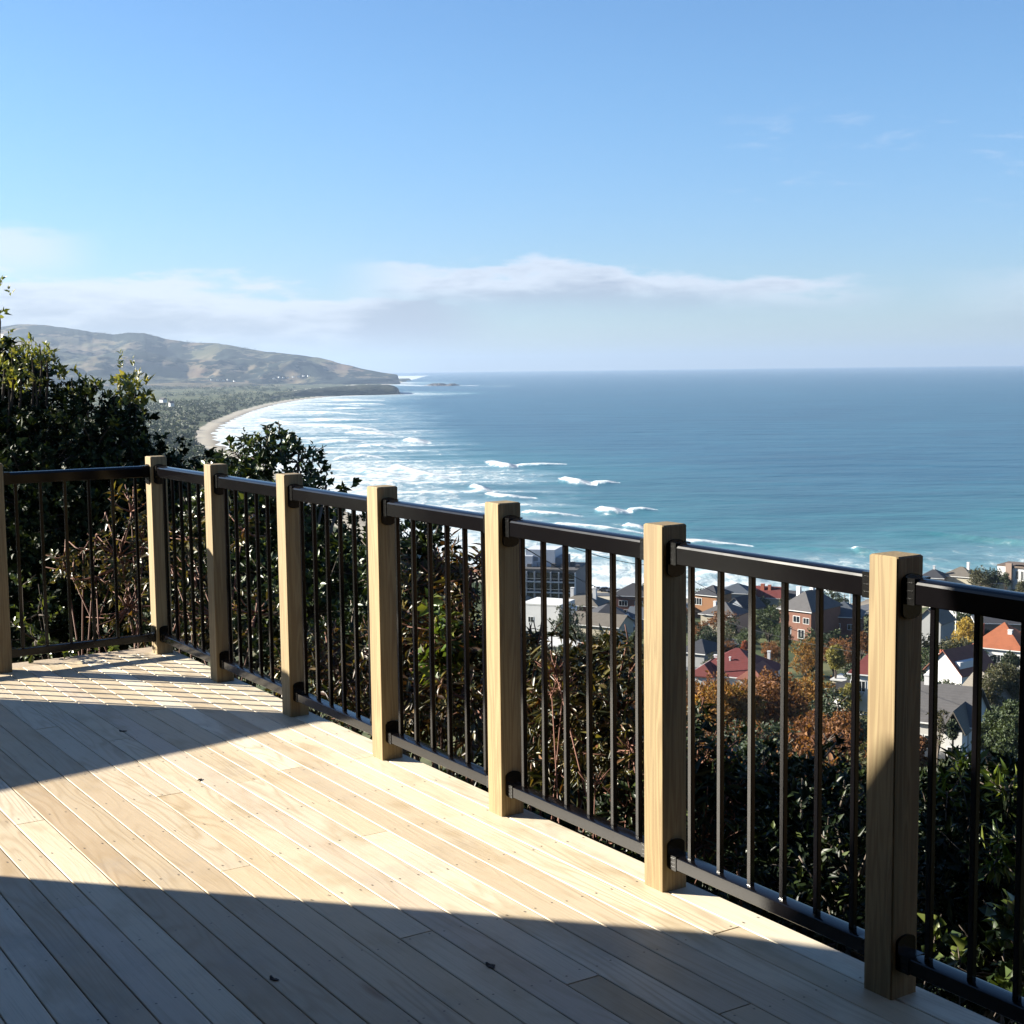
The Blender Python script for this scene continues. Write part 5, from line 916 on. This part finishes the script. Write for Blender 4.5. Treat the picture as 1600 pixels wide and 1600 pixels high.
tl = [(1130, 1068, 1205, 120, T_ORG, 'wide orange tree in front of the big red-roofed house', 'round', 1500, 0.40), (1096, 1085, 1210, 78, T_ORG, 'orange tree with dark bare twigs left of the wide orange tree', 'round', 900, 0.36),
      (1210, 1058, 1200, 128, T_RUS, 'broad rust-brown tree right of the red-roofed house', 'round', 1600, 0.38), (1265, 1046, 1150, 92, T_ORG, 'orange-brown tree above the rust-brown one', 'round', 1000, 0.36),
      (1205, 1130, 1225, 44, T_ORG, 'bright ochre tree at the foot of the rust-brown tree', 'round', 700, 0.30), (1262, 1110, 1230, 110, T_RUS, 'rust tree low in the wide bay near the dark bush', 'round', 1300, 0.36),
      (1315, 1104, 1240, 100, T_RUS, 'tall rust tree left of the nearest post', 'round', 1300, 0.36), (1340, 1170, 1260, 50, T_ORG, 'orange tree touching the nearest post at mid height', 'round', 800, 0.32),
      (1258, 995, 1075, 62, T_ORG, 'pale brown half-bare tree below the large brick house', 'round', 800, 0.32), (1303, 1000, 1062, 60, T_RUS, 'thin purplish brown tree right of the pale brown one', 'round', 600, 0.32),
      (1305, 1003, 1082, 44, T_YG, 'yellow-green conifer shining in the sun above the white garage', 'column', 1300, 0.32), (1262, 1018, 1062, 40, T_DRK, 'dark green round bush left of the yellow-green conifer', 'bush', 900, 0.28),
      (1335, 1030, 1100, 46, T_DRK, 'dark shaded tree behind the yellow-green conifer', 'round', 800, 0.32), (1200, 950, 1012, 60, T_GRN, 'leafy green tree between the blue-grey house and the brick house', 'round', 1300, 0.42),
      (1222, 975, 1018, 42, T_GRN, 'smaller green tree beside the large brick house', 'bush', 800, 0.36), (1162, 998, 1040, 22, T_RED, 'small red tree behind the red roof ridge', 'bush', 600, 0.26), (1140, 1002, 1036, 26, T_RUS, 'brown bush left of the small red tree', 'bush', 500, 0.26),
      (1208, 1005, 1056, 54, T_RUS, 'reddish bare-looking tree behind the red roof', 'round', 800, 0.30), (1098, 920, 955, 34, T_GRN, 'dark green tree on the shore above the orange timber house', 'bush', 800, 0.42), (1168, 928, 962, 24, T_OLV, 'olive tree beside the slate-blue roof', 'bush', 500, 0.4),
      (1190, 930, 960, 26, T_DRK, 'dark shore tree left of the red dormers', 'bush', 500, 0.4), (1300, 908, 958, 46, T_DRK, 'layered dark pine tree against the surf', 'pine', 0, 0.55), (1312, 935, 962, 40, T_DRK, 'dark hedge-like tree below the layered pine', 'bush', 700, 0.42),
      (1330, 955, 985, 40, T_YG, 'pale green bush right of the blue-grey hip roof', 'bush', 500, 0.36), (1508, 966, 1030, 38, T_YEL, 'bright yellow tree beside the white box building', 'round', 900, 0.34), (1500, 1000, 1062, 60, T_OLV, 'olive green tree under the bright yellow tree', 'round', 1100, 0.36),
      (1470, 1008, 1060, 50, T_DRK, 'dark tree right of the nearest post by the pale grey gable', 'bush', 900, 0.34), (1530, 1015, 1070, 44, T_DRK, 'dark tree left of the orange tiled house', 'bush', 900, 0.34),
      (1575, 1040, 1120, 80, T_OLV, 'wide olive tree below the orange tiled house', 'bush', 1500, 0.36), (1545, 1050, 1130, 50, T_OLV, 'brownish olive bush right of the red gable', 'bush', 900, 0.32),
      (1578, 1088, 1215, 76, T_GRN, 'big bushy green tree at the right edge', 'bush', 2200, 0.36), (1545, 1100, 1205, 46, T_GRN, 'green tree left of the big bushy one', 'bush', 1300, 0.32), (1465, 1100, 1200, 34, T_OLV, 'bare greyish tree in front of the large grey house', 'round', 260, 0.24),
      (1488, 1115, 1196, 22, T_DRK, 'slim dark conifer in front of the large grey house', 'column', 700, 0.26), (1530, 888, 925, 40, T_OLV, 'olive shrub line against the sea', 'bush', 800, 0.42), (1552, 890, 925, 36, T_DRK, 'dark shrub against the sea left of the modern house', 'bush', 700, 0.42),
      (1571, 893, 935, 20, T_DRK, 'small umbrella-shaped tree before the modern house', 'round', 320, 0.36), (1596, 905, 940, 26, T_OLV, 'olive bush at the right edge under the modern house', 'bush', 500, 0.4),
      (992, 985, 1020, 30, T_GRN, 'green tree left of the second nearest post', 'bush', 700, 0.34), (1012, 1000, 1060, 60, T_DRK, 'dark tree behind the second nearest post', 'bush', 900, 0.36), (975, 1005, 1060, 50, T_OLV, 'olive tree below the pink hut', 'bush', 800, 0.34),
      (1095, 968, 1000, 26, T_RUS, 'brown bush left of the cream hip-roofed house', 'bush', 400, 0.34), (1120, 985, 1012, 60, T_OLV, 'olive hedge along the street corner', 'bush', 800, 0.30), (1168, 985, 1015, 40, T_GRN, 'green bush below the shaded blue-grey house', 'bush', 700, 0.32),
      (1090, 1062, 1110, 34, T_OLV, 'olive bush at the left wing of the red-roofed house', 'bush', 700, 0.30), (1360, 1150, 1250, 60, T_GRN, 'green tree behind the nearest post', 'bush', 1000, 0.32), (1430, 1140, 1240, 50, T_RUS, 'rust tree just right of the nearest post', 'bush', 800, 0.30),
      (1328, 1068, 1118, 50, T_YG, 'olive yellow bush right of the orange-brown tree', 'bush', 800, 0.30), (1165, 1140, 1200, 44, T_GRN, 'green bush at the foot of the wide orange tree', 'bush', 800, 0.30), (1110, 1150, 1230, 70, T_DRK, 'dark thicket below the orange trees on the left', 'bush', 1300, 0.32),
      (840, 1010, 1060, 50, T_DRK, 'dark tree below the white flat-roofed house', 'bush', 800, 0.34), (930, 1020, 1070, 60, T_DRK, 'dark tree below the cream house', 'bush', 900, 0.34), (1010, 905, 955, 30, T_DRK, 'dark tree on the beach road behind the second nearest post', 'bush', 500, 0.42),
      (1400, 960, 1040, 80, T_GRN, 'green tree hidden behind the top of the nearest post', 'bush', 1000, 0.4), (1345, 985, 1040, 40, T_RUS, 'orange-brown tree at the left edge of the nearest post', 'round', 600, 0.34)]
for k, (X, yt, yb, w, mt, lb, kd, n_, lf) in enumerate(tl):
    low = kd == 'bush'
    crown_tree(X, yt, yb, w, mt, lb, 'pine_tree' if kd == 'pine' else ('conifer' if kd == 'column' else 'tree'), 'tree', n_, lf, kd, seed=100 + k, bark=B_DARK if mt in (T_DRK, T_GRN) else B_GREY)
# shrubs filling the gardens between houses and trees
gr = np.random.default_rng(77); made = 0
proto = [crown_tree(1400 + 3 * k, 1100 - 6 * k, 1130, 34 + 5 * k, mt, 'dark garden shrub filling a gap between the houses and trees of the slope', 'garden_shrub', 'shrub', 420, 0.28, 'bush', 'garden shrubs between the houses', 300 + k) for k, mt in enumerate((T_DRK, T_GRN, T_OLV, T_RUS, T_DRK))]
occ = [(o.location.x, o.location.y) for o in bpy.data.objects if o.get('category') in ('house', 'tree', 'apartment block')]
for q in range(2500):
    if made > 285: break
    X = gr.uniform(800, 1640); r_ = gr.uniform(70, 440) if q % 3 else gr.uniform(60, 200); p = at_r(X, 800, r_)
    if min(math.hypot(p[0] - a, p[1] - b) for a, b in occ) < 7.0 or abs(r_ - 455) < 20: continue
    z, s = land_z(np.array([p[0]]), np.array([p[1]]))
    if s[0] < 62: continue
    if X > 1380 and r_ < 185: continue
    src = proto[int(gr.integers(0, 5))] if X < 1380 else proto[int(gr.integers(0, 3))]; o = src.copy(); COL.objects.link(o); o.location = (p[0], p[1], float(z[0]) - 0.1); o.rotation_euler = (0, 0, gr.uniform(0, 6.28)); sc_ = gr.uniform(0.7, 2.0); o.scale = (sc_, sc_, sc_ * gr.uniform(0.7, 1.1))
    for ch in src.children: c_ = ch.copy(); COL.objects.link(c_); c_.parent = o
    made += 1

# ------------------------------------------------------------------ poles and wires
M_POLE = plain('weathered_pole', (0.22, 0.19, 0.16), 0.85, 0.2, 3); M_WIRE = plain('power_wire', (0.02, 0.02, 0.02), 0.6)
def pole(X, Ytop, Ybot, label, name='utility_pole', r=None, mat=None, arm=True):
    P, rr = place(X, Ybot)
    if r: P = at_r(X, Ytop, r); zt = P[2]; P = np.array([P[0], P[1], land1(P[0], P[1])]); hgt = zt - P[2]
    else: hgt = (Ybot - Ytop) * rr / F
    root = empty(name, tuple(P), -math.atan2(P[0], P[1]) + 0.5, label, 'utility pole')
    b = MB(); b.tube([(0, 0, -1), (0, 0, hgt)], 0.15, 0.10, 8); b.build('shaft', mat or M_POLE, root)
    if arm: c = MB(); c.box(-1.0, 1.0, -0.06, 0.06, hgt - 0.55, hgt - 0.42); [c.box(x - 0.04, x + 0.04, -0.04, 0.04, hgt - 0.42, hgt - 0.25) for x in (-0.9, -0.45, 0.45, 0.9)]; c.build('cross_arm', mat or M_POLE, root)
    return np.array([P[0], P[1], P[2] + hgt - 0.3])
pole(1319, 928, 962, 'tall timber pole against the surf right of the layered pine'); pole(1328, 924, 966, 'pale pole beside the timber pole at the shore', mat=M_WHITE, arm=False)
pole(1488, 955, 1002, 'slim pale pole left of the bright yellow tree', mat=M_WHITE, arm=False); pole(1493, 950, 992, 'second slim pole almost touching the bright yellow tree', mat=M_WHITE, arm=False)
pA = pole(783, 822, 0, 'timber pole down the bank hidden behind the middle post', r=62); pB = pole(1030, 928, 0, 'timber pole behind the second nearest post', r=235); pC = pole(1385, 1016, 0, 'timber pole on the slope behind the nearest post', r=150)
pD = pole(1035, 872, 0, 'timber pole on the slope close behind the second nearest post', r=95)
def wire(a, b, sag, label, rad=0.022):
    b_ = MB(); pts = []
    for t in np.linspace(0, 1, 24): q = a * (1 - t) + b * t; q[2] -= sag * 4 * t * (1 - t); pts.append(tuple(q))
    b_.tube(pts, rad, rad, 4); tag(b_.build('power_line', M_WIRE), label, 'wire')
wire(pA, pB, 1.6, 'thin black wire crossing the surf right of the middle post', 0.03); wire(pA + np.array([0.9, 0.3, 0.25]), pD + np.array([0.4, 0, -0.2]), 0.5, 'upper black wire crossing the surf toward the second nearest post', 0.02)
wire(pD, pC, 1.2, 'wire crossing in front of the brick houses', 0.02); wire(pB, pC + np.array([0.4, 0.2, -0.5]), 1.2, 'lower wire crossing above the red-roofed house', 0.024)
def lamp():
    P, rr = place(1514, 1232); k = rr / F; hgt = 46 * k; root = empty('street_lamp', tuple(P), -math.atan2(P[0], P[1]), 'white street lamp with a short arm below the large grey house', 'street lamp')
    b = MB(); b.tube([(0, 0, -0.6), (0, 0, hgt)], 0.07, 0.05, 8); b.build('post', M_WHITE, root); h_ = MB(); h_.box(-0.75, 0.1, -0.09, 0.09, hgt, hgt + 0.14, bev=0.03); h_.build('lamp_head', M_WHITE, root)
    s = MB(); s.tube([(0, 0, -0.5), (0, 0, hgt * 0.36)], 0.10, 0.10, 8); s.build('base_sleeve', M_POT, root)
lamp()

# ------------------------------------------------------------------ far coast: woodland, houses, offshore rocks
def far_woods():
    g = np.random.default_rng(404); C = []; n_ = 0; tries = 0
    while n_ < 3600 and tries < 60000:
        tries += 1; a = g.uniform(-26, -8.5); r_ = math.exp(g.uniform(math.log(650), math.log(5600))); x, y = math.sin(R(a)) * r_, math.cos(R(a)) * r_
        z, s = land_z(np.array([x]), np.array([y])); s = s[0]
        if s < 26: continue
        dn = float(fbm(np.array([x / 210.0]), np.array([y / 420.0]), 4, 17)[0]); shore = s < 190
        if dn < (-0.16 if shore else 0.035): continue
        hh = g.lognormal(2.05, 0.35) * (0.35 if s < 60 else 0.6 if s < 110 else 1.0) * (1 + 0.3 * (r_ > 2500)); C.append((x, y, float(z[0]), hh)); n_ += 1
    for q in range(90):                                  # wind-bent trees along the skyline of the hills
        X = [g.uniform(120, 400), g.normal(228, 14), g.normal(380, 8), g.normal(300, 30)][q % 4]; ey = np.interp(X, [0, 80, 142, 205, 228, 262, 340, 378, 470, 500], [511, 508.5, 518, 520, 521, 531, 537, 543, 555, 560]); rr_ = np.interp(X, [0, 300, 500], [8990, 8390, 7690])
        p = at_r(X, ey + 1.5, rr_ - 20); C.append((p[0], p[1], p[2] - 6, g.uniform(9, 20)))
    A = np.array(C); Vs = []; Fs = []; nl = 34
    N = len(A) * nl; base = np.repeat(A, nl, 0); d = unit(g.normal(size=(N, 3))); d[:, 2] = np.abs(d[:, 2]) * 0.9
    hgt = base[:, 3:4]; P = base[:, :3] + d * hgt * np.array([0.75, 0.75, 0.8]) * g.uniform(0.6, 1, (N, 1)) + np.array([0, 0, 0.15]) * hgt
    V, Fa = leaf_mesh(P, d + g.normal(size=d.shape) * 0.5, 1, 2.9, 2.3, (0.2, 1.4), g=g); tag(np_mesh('far_woodland', V, Fa, T_DRK), kind='stuff')
    print('woods', len(A), tries)
far_woods()
gh = np.random.default_rng(5)
hs = [(331, 594, 5600), (340, 594.5, 5500), (349, 595, 5500), (356, 594, 5600), (366, 596, 5400), (428, 592, 5700), (436, 590, 5800), (443, 590.5, 5800), (450, 591, 5700), (458, 589.5, 5850), (466, 589, 5900), (474, 588, 5950), (482, 588, 5950), (268, 634, 1900), (255, 628, 2100)]
for k, (X, Y, r_) in enumerate(hs):
    P = at_r(X, Y, r_); w = gh.uniform(5, 8.5) * (1 if k < 13 else 0.9); root = empty('distant_house', tuple(P), gh.uniform(-0.6, 0.6), 'tiny white house far off on the hillside above the bay' if k < 13 else 'pale house on the flat land behind the beach', 'house', 'white houses far off across the bay' if k < 13 else 'pale houses behind the beach')
    b = MB(); b.box(-w / 2, w / 2, -4, 4, -1, 3.6); b.build('wall', WHT, root); rb = MB(); rb.add([(-w / 2 - .5, -4.5, 3.6), (w / 2 + .5, -4.5, 3.6), (w / 2 + .5, 4.5, 3.6), (-w / 2 - .5, 4.5, 3.6), (-w / 2 - .5, 0, 6), (w / 2 + .5, 0, 6)], [(0, 1, 5, 4), (2, 3, 4, 5), (1, 2, 5), (3, 0, 4), (0, 3, 2, 1)]); rb.build('roof', R_GRY, root)
M_ROCK = plain('sea_rock', (0.09, 0.08, 0.075), 0.9, 0.3, 0.05)
for k, (X, Y, sx_, lb) in enumerate([(684, 603, 70, 'low dark rock reef off the headland, left of the pair'), (706, 603, 34, 'smaller dark rock off the headland, right of the pair')]):
    P = on_z(X, Y, SEA); T = np.linspace(0, 2 * math.pi, 25)[:-1]; V = [(0, 0, 11 * (1 - 0.3 * k))]; Fs = []
    for j, rr_ in enumerate((0.25, 0.5, 0.75, 1.0)):
        for i, t in enumerate(T): q = 1 + 0.35 * math.sin(3 * t + k) + 0.2 * math.sin(7 * t + j); V.append((math.cos(t) * sx_ * rr_ * q, math.sin(t) * sx_ * 0.7 * rr_ * q, (11 - 13 * rr_) * (1 + 0.4 * math.sin(5 * t + j * 2)) if j < 3 else -3))
    n_ = len(T); Fs = [(0, 1 + i, 1 + (i + 1) % n_) for i in range(n_)] + [(1 + j * n_ + i, 1 + (j + 1) * n_ + i, 1 + (j + 1) * n_ + (i + 1) % n_, 1 + j * n_ + (i + 1) % n_) for j in range(3) for i in range(n_)]
    b = MB(); b.add(V, Fs); o = b.build('rock', M_ROCK); o.location = tuple(P); tag(o, lb, 'rock')
